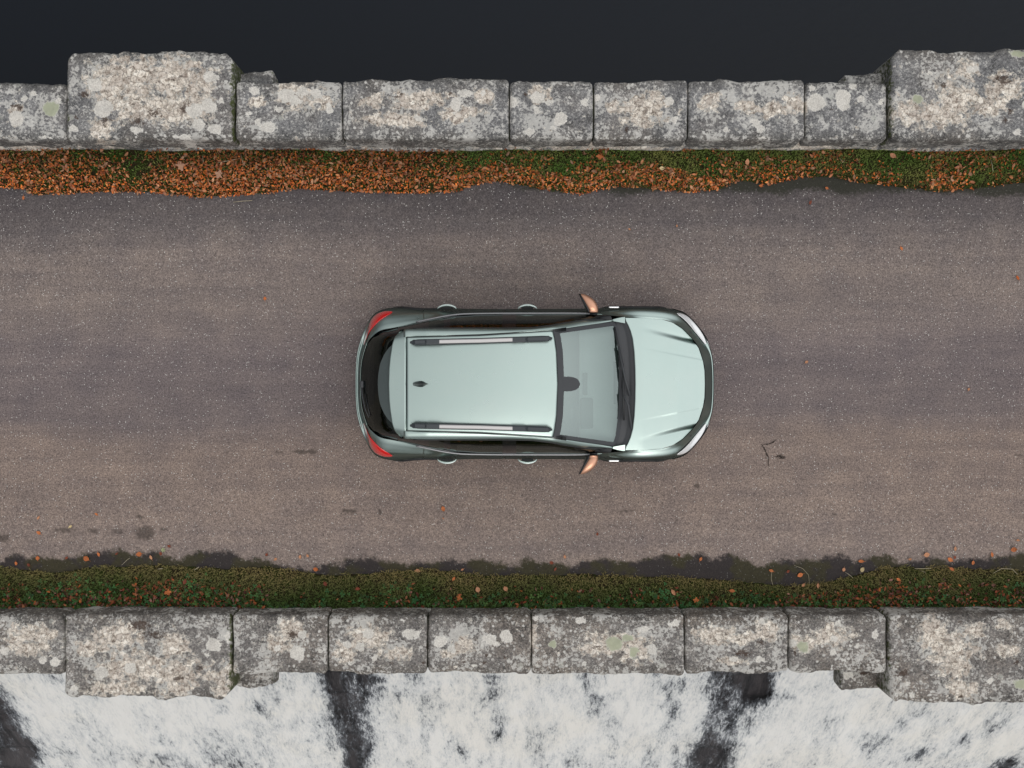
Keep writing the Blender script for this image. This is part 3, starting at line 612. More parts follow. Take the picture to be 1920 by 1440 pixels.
def leaves(x, y, z, size, tilt, pal, dark=1., lift=.0):
    n = len(x); parts = []; RM = rot3(n, tilt); V = []; Fc = []; Cc = []; off = 0
    shapes = [leaf_geo(1, .50*w_, cu, fo) for w_, cu, fo in ((1, .12, .3), (.8, .25, .5), (1.1, -.1, .2), (.6, .3, .9), (.9, .05, -.3), (1.05, .2, .1))]
    si = rng.integers(0, len(shapes), n)
    for i in range(n):
        v, f = shapes[si[i]]; v = (v*size[i]) @ RM[i].T + np.array([x[i], y[i], z[i]]); V.append(v)
        Fc += [[q+off for q in ff] for ff in f]; off += len(v); c = pal[i]; Cc.append(np.repeat(c[None], len(v), 0))
    return np.concatenate(V), Fc, np.concatenate(Cc)
def ldens_t(px, py, r, x, y):
    n = ncol(x, y, 3.2, 91); row = np.clip((py-283)/60, 0, 1)
    dl = .72+.6*row+n*.9                                       # left stretch: nearly full carpet
    dl = np.where((px > 180)*(px < 320), dl-.5*np.exp(-((px-245)/40)**2), dl)
    dm = np.where(py > 318+14*np.sin(px/40)+n*12, 1.15+.3*n, .16+n*.5)   # middle: only the road edge is full
    dr = .12+.38*row+n*.95
    wl = np.clip((880-px)/60, 0, 1); wr = np.clip((px-1350)/60, 0, 1)
    return np.clip(wl*dl+wr*dr+(1-wl-wr)*dm, 0, 1)*(r > -.012)*(r < .62)
x, y, z, px, py, r = scatter(29000, 1, ldens_t)
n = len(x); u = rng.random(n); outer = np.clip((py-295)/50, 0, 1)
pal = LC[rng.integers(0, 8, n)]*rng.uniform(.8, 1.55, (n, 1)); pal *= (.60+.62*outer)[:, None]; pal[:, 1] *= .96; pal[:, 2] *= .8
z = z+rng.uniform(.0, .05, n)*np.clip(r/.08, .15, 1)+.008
big = rng.random(n) < .07; size = np.where(big, rng.uniform(.055, .08, n), rng.uniform(.024, .047, n))
pal[big] = pal[big]*.6+np.array([.40, .25, .16])*.5
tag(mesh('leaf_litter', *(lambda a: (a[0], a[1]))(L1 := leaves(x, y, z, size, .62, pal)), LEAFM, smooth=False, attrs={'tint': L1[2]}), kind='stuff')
def ldens_b(px, py, r, x, y):
    n = ncol(x, y, 2.0, 95); t = (py-bot_edge(px))/(1140-bot_edge(px)); wgt = .2+1.*np.exp(-((px-240)/170)**2)+1.1*np.clip((px-1380)/150, 0, 1)+.18*np.exp(-((px-1200)/120)**2)
    return np.clip(wgt*np.clip(t*1.8-.45, 0, 1)*(1+2.2*n), 0, 1)*(r > 0)
x, y, z, px, py, r = scatter(9000, -1, ldens_b); n = len(x)
pal = LC[rng.integers(0, 8, n)]*rng.uniform(.35, 1.0, (n, 1)); pal[:, 0] *= .82; pal[:, 1] *= .8
tag(mesh('leaf_litter', *(lambda a: (a[0], a[1]))(L2 := leaves(x, y, z+rng.uniform(.015, .045, n), rng.uniform(.03, .065, n), .35, pal)), LEAFM, smooth=False, attrs={'tint': L2[2]}), kind='stuff')
# clover-like weeds at the foot of the lower wall
def wdens(px, py, r, x, y):
    n = ncol(x, y, 2.6, 97); t = (py-bot_edge(px))/(1140-bot_edge(px)); return np.clip((t-.35)*1.7+n*1.3, 0, 1)*(r > 0)
x, y, z, px, py, r = scatter(3600, -1, wdens); n = len(x); V = []; Fc = []; Cc = []; off = 0
for i in range(n):
    s = random.uniform(.013, .026); a0 = random.uniform(0, 6.28); cz = z[i]+random.uniform(.02, .055); tl = random.uniform(-.2, .5)
    g = random.random(); cl = np.array([.03, .12, .035])*(1-g)+np.array([.09, .16, .035])*g; cl = cl*random.uniform(.45, 1.2)
    for k in range(3):
        a = a0+k*2.09; d = np.array([math.cos(a), math.sin(a)]); q = np.array([-d[1], d[0]]); c0 = np.array([x[i], y[i]])
        pts = [c0, c0+d*s*.7+q*s*.55, c0+d*s*1.35+q*s*.25, c0+d*s*1.35-q*s*.25, c0+d*s*.7-q*s*.55]
        V += [(p_[0], p_[1], cz+(tl*s if j in (2, 3) else 0)+(.3*s if j in (1, 4) else 0)) for j, p_ in enumerate(pts)]
        Fc.append([off+j for j in range(5)]); off += 5; Cc += [cl]*5
tag(mesh('ground_weeds', V, Fc, WEEDM, smooth=False, attrs={'tint': np.array(Cc)}), kind='stuff')

# single leaves lying on the asphalt: px, py, length in metres, colour kind, label
SL = [(497, 560, .055, 0, 'small orange leaf on bare asphalt, up and left of the car tail'),
 (831, 954, .075, 0, 'orange leaf on asphalt below the rear door of the car'),
 (1690, 466, .06, 0, 'orange leaf on asphalt far right, below the wide rusty pier'),
 (1908, 521, .07, 2, 'dark orange leaf at the right edge of the road'),
 (1269, 424, .04, 4, 'tiny tan leaf on dark asphalt, above the bonnet'),
 (1519, 380, .065, 3, 'brown leaf on the dark damp asphalt just below the right grassy verge'),
 (1550, 353, .05, 0, 'orange leaf just off the leafy verge near the top right'),
 (1426, 349, .06, 0, 'loose orange leaf at the tip of the leaf litter, right of the thick heap'),
 (1512, 679, .055, 4, 'pale crumpled leaf on asphalt to the right of the bonnet'),
 (1816, 730, .045, 4, 'pale tan leaf on asphalt near the right edge, level with the car'),
 (1180, 430, .035, 4, 'faint tan scrap of leaf above the wing mirror'),
 (44, 371, .06, 0, 'orange leaf fallen just outside the leaf litter at top left'),
 (181, 964, .055, 0, 'orange leaf on clean asphalt at lower left, highest of the group there'),
 (72, 971, .055, 4, 'pinkish leaf on asphalt at the lower left edge'),
 (73, 999, .07, 0, 'twisted orange leaf on the row of dark stains at lower left'),
 (133, 987, .06, 5, 'whitish torn leaf above the row of dark stains'),
 (31, 1056, .055, 0, 'orange leaf on the mossy damp strip at the far left'),
 (55, 1059, .055, 3, 'reddish brown leaf beside the orange one at far left'),
 (71, 1046, .065, 0, 'bright orange oval leaf on the mossy damp strip'),
 (125, 1046, .045, 3, 'small reddish leaf on the damp strip between two bright ones'),
 (162, 1047, .085, 0, 'large orange leaf on the damp strip, above the leafy bank'),
 (185, 1039, .065, 0, 'orange leaf just right of the large one on the damp strip'),
 (219, 1038, .05, 3, 'dull red leaf half sunk in the damp strip'),
 (261, 1039, .08, 0, 'bright orange leaf on the damp strip below the round stain'),
 (283, 1045, .065, 4, 'peach coloured leaf right of the bright orange one on the damp strip'),
 (302, 1038, .055, 3, 'brown leaf touching the pale green sprig'),
 (317, 1024, .05, 3, 'dull red leaf above the pale green sprig'),
 (500, 1040, .045, 3, 'small brown leaf at the edge of the damp strip, left of centre'),
 (517, 1048, .05, 4, 'small tan leaf beside the brown one left of centre'),
 (563, 1044, .055, 4, 'tan leaf at the top of the pale notch in the damp strip'),
 (577, 1042, .045, 4, 'second tan leaf at the top of the pale notch'),
 (592, 1067, .07, 0, 'orange leaf at the edge of the grass below the pale notch'),
 (783, 1070, .085, 4, 'pale pink upright leaf at the grass edge below the car'),
 (831, 972, .03, 4, 'tiny tan fragment below the orange leaf under the rear door'),
 (851, 1085, .06, 0, 'narrow orange leaf in the grass edge under the rear door'),
 (867, 1068, .045, 4, 'small pale leaf above the grass edge under the car'),
 (1059, 1044, .05, 4, 'pale leaf above the damp strip, below the windscreen'),
 (1034, 1055, .06, 3, 'dull orange leaf on the damp strip below the windscreen'),
 (1041, 1067, .055, 3, 'brown leaf just under the dull orange one below the windscreen'),
 (1120, 1001, .05, 3, 'small rust red leaf on clean asphalt below the bonnet'),
 (1273, 1040, .05, 3, 'rust leaf on the top edge of the damp strip, right of the car'),
 (1314, 1048, .06, 0, 'orange leaf on the damp strip below the headlamp'),
 (1446, 1070, .065, 0, 'orange leaf with a long pale stalk on the black damp strip'),
 (1477, 1071, .05, 3, 'small brown leaf on the black damp strip beside the stalked one'),
 (1500, 1078, .085, 0, 'ragged orange leaf in the middle of the black damp strip'),
 (1506, 1097, .06, 4, 'pale orange leaf where the black strip meets the weeds'),
 (1535, 1099, .07, 4, 'pinkish curled leaf at the foot of the black damp strip'),
 (1614, 1052, .08, 0, 'bright orange leaf above the bushy part of the lower verge'),
 (1616, 1068, .075, 5, 'cream yellow leaf just below the bright orange one'),
 (1582, 1068, .055, 4, 'tan leaf left of the cream yellow leaf'),
 (1737, 1040, .085, 4, 'large pale orange leaf at the top of the damp strip, right side'),
 (1706, 1048, .05, 4, 'tan leaf left of the large pale orange one'),
 (1791, 1029, .065, 4, 'peach leaf on clean asphalt at the lower right'),
 (1781, 1049, .085, 0, 'bright orange leaf on the damp strip under the peach one'),
 (1790, 1045, .05, 3, 'dull red leaf touching the bright orange one'),
 (1787, 1068, .075, 0, 'orange leaf where the damp strip meets the right bank'),
 (1824, 1055, .06, 0, 'dull orange leaf right of the pair on the damp strip'),
 (1860, 1040, .07, 0, 'orange leaf above the damp strip, near the right edge'),
 (1900, 1030, .085, 0, 'bright orange leaf nearest the lower right corner of the road'),
 (1908, 1013, .055, 4, 'faint tan leaf on clean asphalt at the right edge'),
 (318, 1108, .10, 0, 'large bright orange leaf resting on the bank of weeds'),
 (348, 1090, .075, 3, 'rust coloured leaf on the grass right of the large bright one'),
 (610, 1095, .07, 3, 'rust leaf on the grass below the pale notch'),
 (671, 1103, .07, 3, 'rust leaf on the weeds, a little right of the pale notch'),
 (896, 1105, .08, 4, 'pale pink leaf on green weeds below the car'),
 (948, 1103, .075, 4, 'pale curled leaf on green weeds under the mirror'),
 (861, 1120, .09, 0, 'orange leaf near the wall foot below the rear door'),
 (1262, 1110, .09, 4, 'large pinkish leaf on the weeds under the headlamp'),
 (1269, 1102, .05, 3, 'round rust leaf just above the large pinkish one'),
 (1304, 1124, .085, 0, 'round orange leaf curled on the weeds near the wall'),
 (1373, 1108, .085, 0, 'orange leaf on the weeds left of the black strip'),
 (1683, 1086, .07, 0, 'orange leaf on the bushy brown grass of the right bank'),
 (340, 313, .14, 6, 'largest pale pink leaf, five-lobed, on the leaf litter under the left pier'),
 (413, 328, .12, 6, 'pale pink lobed leaf on the litter right of the largest one'),
 (1400, 305, .09, 4, 'pale leaf on green moss where the litter thins out'),
 (1124, 295, .10, 0, 'bright orange leaf on green moss under the short coping stone'),
 (1240, 317, .075, 5, 'pale yellow leaf near the middle of the upper verge'),
 (1670, 294, .10, 4, 'tan pink leaf on moss under the right pier')]
KC = {0: (.50, .155, .05), 2: (.42, .10, .02), 3: (.20, .052, .026), 4: (.50, .24, .13), 5: (.55, .44, .24), 6: (.46, .26, .17)}
for i, (px, py, L, kc, lab) in enumerate(SL):
    onv = (py < float(top_edge(px))) if py < 700 else (py > float(bot_edge(px)))
    z0 = .055 if py < 400 and onv else (.085 if onv else .006)
    x_, y_ = (px-960)/F*(CAM_H-z0), (720-py)/F*(CAM_H-z0)
    if onv:
        r_, zz_ = verge_z(np.array([x_]), np.array([y_])); z0 = float(zz_[0])+(.055 if py < 400 else .05)
    random.seed(500+i)
    if kc == 6 or (L > .08 and i % 3 == 0):                      # lobed leaf
        nl = 5; V = [(0, 0, .004)]; m_ = nl*4
        for k2 in range(m_):
            a = -2.5+5.0*k2/(m_-1); rad = L*.5*(.55+.45*abs(math.cos((a)*nl/2.2+.3)))*random.uniform(.85, 1.1)
            V.append((rad*math.cos(a), rad*math.sin(a), random.uniform(-.003, .012)))
        V.append((-L*.15, 0, .002)); V = np.array(V)
        Fc = [(0, k2+1, k2+2) for k2 in range(m_-1)]+[(0, m_, m_+1), (0, m_+1, 1)]
    else:
        v, f = leaf_geo(L, L*random.uniform(.5, .8), random.uniform(-.05, .3), random.uniform(-.1, .6)); V = v; Fc = list(f)
    # stalk
    s0 = len(V); V = np.vstack([V, [(-L*.48, -.0012, .003), (-L*.48, .0012, .003), (-L*.8, .0012, .002), (-L*.8, -.0012, .002)]]); Fc.append((s0, s0+1, s0+2, s0+3))
    a = random.uniform(0, 6.28); Rz = np.array([[math.cos(a), -math.sin(a), 0], [math.sin(a), math.cos(a), 0], [0, 0, 1]])
    V = V @ Rz.T; c = np.array(KC[kc])*random.uniform(.8, 1.12)
    o = mesh('fallen_leaf', V, Fc, LEAFM, smooth=False, attrs={'tint': np.repeat(c[None], len(V), 0)})
    o.location = (x_, y_, z0+.004); o.rotation_euler = (random.uniform(-.2, .2), random.uniform(-.2, .2), 0)
    tag(o, lab, 'leaf', 'single fallen leaves')
# pale dry stalks
STR = simple('dry_straw', (.46, .40, .28), .8)
ST = [([(408, 305), (430, 301), (450, 297)], .0035, 'pale straight straw on leaf litter under the left pier'),
      ([(380, 292), (381, 307)], .004, 'short upright straw left of the long one'),
      ([(437, 379), (455, 377), (473, 376)], .0035, 'pale straw on dark asphalt below the leaf litter'),
      ([(452, 290), (455, 305), (461, 312)], .003, 'bent straw on litter right of the long straight one'),
      ([(228, 1060), (238, 1050), (244, 1046)], .0025, 'thin straw on the mossy damp strip left of the sprig'),
      ([(296, 1067), (305, 1066)], .004, 'short pale straw at the grass edge under the sprig'),
      ([(364, 1069), (373, 1063)], .004, 'short pale straw at the grass edge, lower left'),
      ([(1489, 1060), (1505, 1066), (1516, 1078), (1518, 1095)], .0022, 'curved pale bramble stem on the black damp strip'),
      ([(1585, 1073), (1600, 1084)], .003, 'pale straw across the black strip beside the bank'),
      ([(1447, 1072), (1446, 1085), (1449, 1097)], .0022, 'long thin stalk hanging below the orange leaf'),
      ([(1745, 1066), (1715, 1066), (1735, 1073)], .003, 'looped pale straw on the crest of the right bank'),
      ([(1862, 1075), (1878, 1066), (1898, 1067), (1908, 1077)], .003, 'arched pale straw near the right edge of the bank'),
      ([(935, 300), (945, 306), (950, 312)], .003, 'thin pale stalk in the middle of the upper verge'),
      ([(1575, 297), (1580, 305), (1584, 300)], .003, 'crooked pale stalk on green moss, right side'),
      ([(1858, 300), (1862, 322)], .003, 'upright pale stalk on the right part of the upper verge')]
for pts, rd, lab in ST:
    z0 = .07 if pts[0][1] < 340 else (.012 if pts[0][1] < 1063 else .09)
    if lab.find('black') > 0: z0 = .015
    W_ = [P(a, 720-b, z0+.01*math.sin(i*2.)) for i, (a, b) in enumerate(pts)]; c0 = W_[0].copy(); c0[2] = 0
    if len(W_) == 2: W_.insert(1, (W_[0]+W_[1])/2+np.array([.003, .003, .004]))
    V, Fc = tube([q_-c0 for q_ in W_], rd, 5); o = mesh('dry_stalk', V, Fc, STR); o.location = c0; tag(o, lab, 'straw', 'dry stalks on the verges')
# pale green sprig
V = []; Fc = []
for k2 in range(7):
    a = k2*.9; L = .035; d = np.array([math.cos(a), math.sin(a), .3]); q_ = np.array([-d[1], d[0], 0])*.006; b = len(V)
    V += [(0, 0, 0), tuple(d*L*.6+q_), tuple(d*L), tuple(d*L*.6-q_)]; Fc.append((b, b+1, b+2, b+3))
o = mesh('plant_sprig', V, Fc, simple('sprig_green', (.36, .42, .20), .7)); o.location = tuple(P(306, 720-1031, .01)); tag(o, 'tiny pale green sprig lying on the asphalt at lower left', 'plant')

# ================================================================== CAR
CO = np.array([(1001-960)/F*CAM_H, 0, 0])
car = empty('parked_car', tuple(CO), 'sage green metallic compact suv with roof rails and bronze mirror caps on the road', 'car')
def part(name, V, Fc, mat, parent=None, fix=True, ctr=(0.3, 0, .7), smooth=True, solid=0., bevel=0.):
    V = np.asarray(V, float)
    if fix: Fc = orient(V, Fc, np.array(ctr))
    o = mesh(name, V-CO, Fc, mat, parent or car, smooth)
    if solid:
        md = o.modifiers.new('thick', 'SOLIDIFY'); md.thickness = solid; md.offset = -1
    return o
O_ = [(1337, 0), (1336, 38), (1332, 62), (1324, 84), (1309, 106), (1287, 130), (1266, 139), (1234, 144), (1187, 146), (1141, 144), (1105, 141), (1000, 140), (900, 140), (856, 141), (800, 143.5), (744, 143.5), (719, 140), (700, 130), (686, 107), (678, 88), (670, 60), (667, 30), (666.5, 0)]
I_ = [(1322.5, 0, .93), (1322, 26, .93), (1319, 43, .93), (1311, 67, .93), (1299, 84.5, .94), (1281, 103, .955), (1262, 115, .97), (1242, 121, .985), (1205, 124, 1.02), (1171, 126, 1.045), (1110, 131, 1.035), (1000, 131.5, 1.03), (900, 131, 1.03), (850, 128.5, 1.04), (800, 119.5, 1.06), (745, 107, 1.07), (714, 100.5, 1.06), (697, 88, 1.03), (689, 77, 1.01), (683, 60, 1.0), (678.5, 42, 1.), (676.5, 20, 1.), (676, 0, 1.)]
NC = len(O_)-1
FR = [(.10, .30), (.40, .36), (.62, .60)]; SD = [(.18, .42), (.42, .86), (.86, .985)]; DRP = [(.26, .30), (.52, .60), (.78, .84)]; HP = [(.16, .40), (.42, .72), (.78, .92)]; RR = [(.30, .05), (.58, .40), (.88, .90)]
G = np.zeros((7, NC+1, 3))
for j in range(NC+1):
    o_ = P(O_[j][0], O_[j][1], .62); i_ = P(*I_[j])
    wf = np.clip((6.5-j)/2.5, 0, 1); wr = np.clip((j-16.5)/2., 0, 1); wd_ = float(np.interp(j, [8, 10, 13, 14.6], [0, 1, 1, 0])); wh = float(np.interp(j, [13, 15], [0, 1]))
    G[2, j] = o_; G[6, j] = i_
    for k in range(3):
        FR = [(.08, .28), (float(np.interp(j, [0, 2, 3.2], [.20, .23, .40])), .34), (float(np.interp(j, [0, 2, 3.2], [.52, .54, .62])), .60)]; md_ = [SD[k][c_]*(1-wd_)*(1-wh)+DRP[k][c_]*wd_+HP[k][c_]*wh*(1-wd_) for c_ in (0, 1)]; a = wf*FR[k][0]+wr*RR[k][0]+(1-wf-wr)*md_[0]; b = wf*FR[k][1]+wr*RR[k][1]+(1-wf-wr)*md_[1]
        q_ = o_*(1-a)+i_*a; q_[2] = .62+(i_[2]-.62)*b; G[3+k, j] = q_
    cx = np.array([.29, 0, 0]); d = o_-cx; d[2] = 0; un = d/np.linalg.norm(d)
    if 7 <= j <= 15: un = np.array([0, 1., 0])
    G[1, j] = o_-un*.012; G[1, j, 2] = .40; G[0, j] = o_-un*.09; G[0, j, 2] = .20
def cr(p0, p1, p2, p3, t):
    return .5*((2*p1)+(-p0+p2)*t+(2*p0-5*p1+4*p2-p3)*t*t+(-p0+3*p1-3*p2+p3)*t**3)
MIR = np.array([1, -1, 1.])
def gcol(r, j):
    if j < 0: return G[r, -j]*MIR
    if j > NC: return G[r, 2*NC-j]*MIR
    return G[r, j]
def rowpt(r, u):
    j = min(int(u), NC-1); t = u-j; return cr(gcol(r, j-1), gcol(r, j), gcol(r, j+1), gcol(r, j+2), t)
def S(u, v):
    s = 1
    if u < 0: u = -u; s = -1
    i = min(int(v), 5); t = v-i; c_ = lambda k: rowpt(min(max(k, 0), 6), u)
    p_ = cr(c_(i-1), c_(i), c_(i+1), c_(i+2), t)
    return p_*MIR if s < 0 else p_
def Sn(u, v, off):
    p_ = S(u, v)
    if off == 0: return p_
    e_ = .03; v0 = min(max(v, e_), 6-e_)
    du = S(u+e_, v0)-S(u-e_, v0); dv = S(u, v0+e_)-S(u, v0-e_); n_ = np.cross(du, dv); n_ /= np.linalg.norm(n_)+1e-9
    if n_ @ (p_-np.array([np.clip(p_[0], -.9, 1.4), 0, .55])) < 0: n_ = -n_
    return p_+n_*off
def spatch(name, us, lo, hi, nv, mat, off=0., parent=None, keep=None, solid=0.):
    V = []
    for u in us:
        a = lo(u) if callable(lo) else lo; b = hi(u) if callable(hi) else hi
        for k in range(nv): V.append(Sn(u, a+(b-a)*k/(nv-1), off))
    V = np.array(V); Fc = gridfaces(len(us), nv)
    if keep is not None: Fc = Fc[keep(V[Fc].mean(1))]
    return part(name, V, Fc, mat, parent, solid=solid)
AX = [wx(1187, .34), wx(800, .34)]; WR = .345
def keep(c): 
    k = np.ones(len(c), bool)
    for ax in AX: k &= ~(((c[:, 0]-ax)**2+(c[:, 2]-WR)**2 < .405**2) & (np.abs(c[:, 1]) > .5))
    return k
body = spatch('body', np.linspace(-NC, NC, 441), 0, 6, 60, PAINT, 0, keep=keep)
# dark sill cladding and underside
spatch('lower_cladding', np.linspace(-NC, NC, 361), 0, 1.0, 10, BLACK, .006, keep=keep)
for s in (1, -1):
    for dn, (ua, ub) in (('front', (9.75, 11.5)), ('rear', (11.53, 14.1))):
        us = np.linspace(ua, ub, 46)*s
        lab = None
        dr = spatch('door', us, 1.05, 5.93, 44, PAINT, .0045, keep=keep, solid=.006)
        hx = 989 if dn == 'front' else 838
        pts = []; 
        for k in range(13):
            t = k/12; bulge = math.sin(math.pi*t)**.6; pts.append(P(hx-18+36*t, 0, .86)+np.array([0, s*(.936+.046*bulge), 0])-CO)
        V, Fc = tube(pts, [.006+.009*math.sin(math.pi*k/12)**.5 for k in range(13)], 8, 1.15); mesh('door_handle', V, Fc, HANDLE, dr)
        V, Fc, _ = rbox(.15, .045, .03, .014, .01); mesh('handle_recess', V+P(hx, 0, .845)+np.array([0, s*.951, 0])-CO, Fc, TYRE, dr)
# chrome line round the shoulder, belt trim
for s in (1, -1):
    pts = [Sn(u*s, 5.98, .006) for u in np.linspace(9.9, 14.35, 40)]; V, Fc = tube(pts, .011, 8, .6); part('belt_trim', V, Fc, STRIP, fix=False) if 0 else mesh('belt_trim', np.array(V)-CO, Fc, STRIP, car)
    # wing vent chrome
    V, Fc, _ = rbox(.13, .02, .02, .009, .008); mesh('wing_badge', V+P(1151, 0, .86)+np.array([0, s*.955, 0])-CO, Fc, CHROME, car)
# front end: headlights, chrome bar, grille
for s in (1, -1):
    us = np.linspace(2.75, 5.95, 40)*s
    f = lambda u: math.sin(math.pi*np.clip((abs(u)-2.75)/3.2, 0, 1))**.45
    hl = spatch('headlight', us, lambda u: 3.75-.62*f(u), lambda u: 3.75+.50*f(u), 12, LENS, .007, solid=.004)
    spatch('headlight_surround', us, lambda u: 3.72-.95*f(u)-.02, lambda u: 3.75+.70*f(u)+.02, 12, GLOSSB, .0035, hl)
spatch('chrome_grille_bar', np.linspace(-2.9, 2.9, 60), 3.02, 3.22, 6, CHROME, .008)
spatch('grille', np.linspace(-2.9, 2.9, 60), 1.6, 3.1, 14, GLOSSB, .005)
spatch('front_bumper_skirt', np.linspace(-6.2, 6.2, 90), 1.0, lambda u: 2.2+.65*min(1, (6.2-abs(u))/1.5), 16, BLACK, .007, keep=keep)
spatch('rear_bumper_skirt', np.concatenate([-np.linspace(16, NC, 40), np.linspace(NC, 16, 40)[1:]]), .9, 1.7, 8, BLACK, .006, keep=keep)
# tail lights
for s in (1, -1):
    us = np.linspace(15.15, 19.1, 44)*s
    def tl(u):
        t = (abs(u)-15.15)/3.95; return math.sin(math.pi*np.clip(t, 0, 1))**.55
    spatch('taillight', us, lambda u: 3.5-.55*tl(u), lambda u: 3.5+1.12*tl(u), 12, RED, .006, solid=.003)
# rear bumper ledge: number plate less tailgate, seam lines
spatch('tailgate', np.concatenate([-np.linspace(18.1, NC, 40), np.linspace(NC, 18.1, 40)[1:]]), 3.45, 5.95, 24, PAINT, .004, solid=.004)
# floor pan
V, Fc, _ = rbox(4.1, 1.55, .5, .05, .3); mesh('floor_pan', V+np.array([.29, 0, .42])-CO, Fc, BLACK, car)
V, Fc, _ = rbox(1.0, 1.35, .4, .05, .3); mesh('engine_bay', V+np.array([1.75, 0, .70])-CO, Fc, BLACK, car)
# arches and wheels
bv = np.array([S(u, v) for u in np.linspace(6, 17, 160) for v in np.linspace(.3, 5, 40)])
def side_y(x, z):
    i = np.argmin((bv[:, 0]-x)**2+(bv[:, 2]-z)**2*1.0); return bv[i, 1]
for s in (1, -1):
    for ax in AX:
        V = []; n = 40
        for k in range(n+1):
            a = math.radians(-18+216*k/n)
            for r_, dd in ((.395, -.05), (.395, .006), (.41, .014), (.445, .012), (.452, -.004)):
                x_, z_ = ax+r_*math.cos(a), WR+r_*math.sin(a); V.append((x_, s*(side_y(x_, max(z_, .22))+dd), z_))
        part('wheel_arch', V, gridfaces(n+1, 5), BLACK, ctr=(ax, 0, WR))
        wc = (ax, s*.80, WR)
        wl = bpy.data.objects.new('wheel', None); C.objects.link(wl); wl.parent = car; wl.location = np.array(wc)-CO
        V, Fc = lathe_y([(.23, -.10), (.30, -.115), (.335, -.10), (.345, -.06), (.345, .06), (.335, .10), (.30, .115), (.23, .10)], (0, 0, 0)); mesh('tyre', V, Fc, TYRE, wl)
        V, Fc = lathe_y([(.235, -.10), (.235, .10), (.215, .105), (.20, .06), (.19, -.02), (.02, -.03), (.0, -.03)], (0, 0, 0), 40)
        V = [(a_, b_*s, c_) for a_, b_, c_ in V]
        for k in range(5):
            a = k*2*math.pi/5+.3; b = len(V); d = np.array([math.cos(a), 0, math.sin(a)]); q_ = np.array([-d[2], 0, d[0]])
            for rr_, wd in ((.0, .035), (.215, .022)):
                for sg in (-1, 1):
                    for yy_ in (.055, .085): V.append(tuple(d*rr_+q_*wd*sg+np.array([0, s*yy_, 0])))
            Fc += [(b+1, b+3, b+7, b+5), (b, b+1, b+5, b+4), (b+2, b+3, b+7, b+6)]
        mesh('rim', V, Fc, RIM, wl, False)
        V, Fc = lathe_y([(.0, -.16), (.39, -.16), (.40, .08)], (0, 0, 0), 40); V = [(a_, b_*s, c_) for a_, b_, c_ in V]
        mesh('wheel_housing', V, Fc, BLACK, wl)

# bonnet
Fd = interp([0, 26, 43, 67, 84.5, 103, 115, 121, 124, 126], [1322.5, 1322, 1319, 1311, 1299, 1281, 1262, 1242, 1205, 1171])
WE = interp([1171, 1205, 1242, 1262, 1281, 1299, 1311, 1319, 1322, 1322.6], [126, 124, 121, 115, 103, 84.5, 67, 43, 20, .5])
ZE = interp([1100, 1171, 1205, 1242, 1262, 1281, 1299, 1311, 1322.6], [1.05, 1.045, 1.02, .985, .97, .955, .94, .93, .93])
RE = interp([0, 30, 60, 85, 100, 112, 118, 126], [1190, 1189.5, 1188, 1185, 1181, 1176, 1172.5, 1171])
def ss_(x): x = np.clip(x, 0, 1); return x*x*(3-2*x)
def hood_z(px, dy):
    d = abs(dy); z = ZE(px)+.050*(1-(min(d/max(WE(px), .5), 1))**2.6)*min(1, (1330-px)/60.)
    A, B = np.array([1190, 101.]), np.array([1313, 70.]); ab = B-A; L = np.linalg.norm(ab); t = ((px-A[0])*ab[0]+(d-A[1])*ab[1])/L/L; n_ = ((px-A[0])*(-ab[1])+(d-A[1])*ab[0])/L
    q_ = ss_(t*1.25)*1.0
    z -= .045*q_*ss_(n_/10.)*math.exp(-max(n_-10, 0)/18.)
    A, B = np.array([1185, 69.]), np.array([1322, 42.]); ab = B-A; L = np.linalg.norm(ab); t = ((px-A[0])*ab[0]+(d-A[1])*ab[1])/L/L; n_ = ((px-A[0])*(-ab[1])+(d-A[1])*ab[0])/L
    z -= .006*ss_(t*1.5)*ss_(n_/4.)*math.exp(-max(n_-4, 0)/30.)
    return z
dys = np.linspace(-124.4, 124.4, 221); V = []; NH = 80
for dy in dys:
    a, b = float(RE(abs(dy)))+1.2, float(Fd(abs(dy)))-.9
    b = max(b, a+.5)
    for k in range(NH): px = a+(b-a)*(1-(1-k/(NH-1))**1.25); V.append(P(px, dy, float(hood_z(px, dy))+.002))
part('hood', V, gridfaces(len(dys), NH), PAINT, ctr=(1.9, 0, -5), solid=.012)
# wing top / cowl corner pieces are part of the body: fill beside the windscreen foot
# cowl
WSF = interp([0, 60, 100, 117], [1166, 1164, 1159, 1152])
V = []
dys = np.linspace(-117, 117, 80)
for dy in dys:
    a, b = float(WSF(abs(dy)))-4, float(RE(abs(dy)))+1
    for k in range(10):
        t = k/9; zz_ = 1.055-.03*math.sin(math.pi*t)-.02*(abs(dy)/117)**2+.006*math.sin(t*18); V.append(P(a+(b-a)*t, dy, zz_-.006))
cowl = part('cowl', V, gridfaces(80, 10), COWL, ctr=(1.2, 0, -5))
V = []
for s in (1, -1):      # painted corner between cowl, pillar foot and bonnet
    V = []
    for px, d0, d1 in ((1149, 118, 121), (1158, 116.5, 123.5), (1166, 115, 125), (1172, 114, 125.6)):
        for k in range(4): V.append(P(px, s*(d0+(d1-d0)*k/3), 1.05-.004*k))
    part('wing_corner', V, gridfaces(4, 4), PAINT, ctr=(1.3, 0, -5))
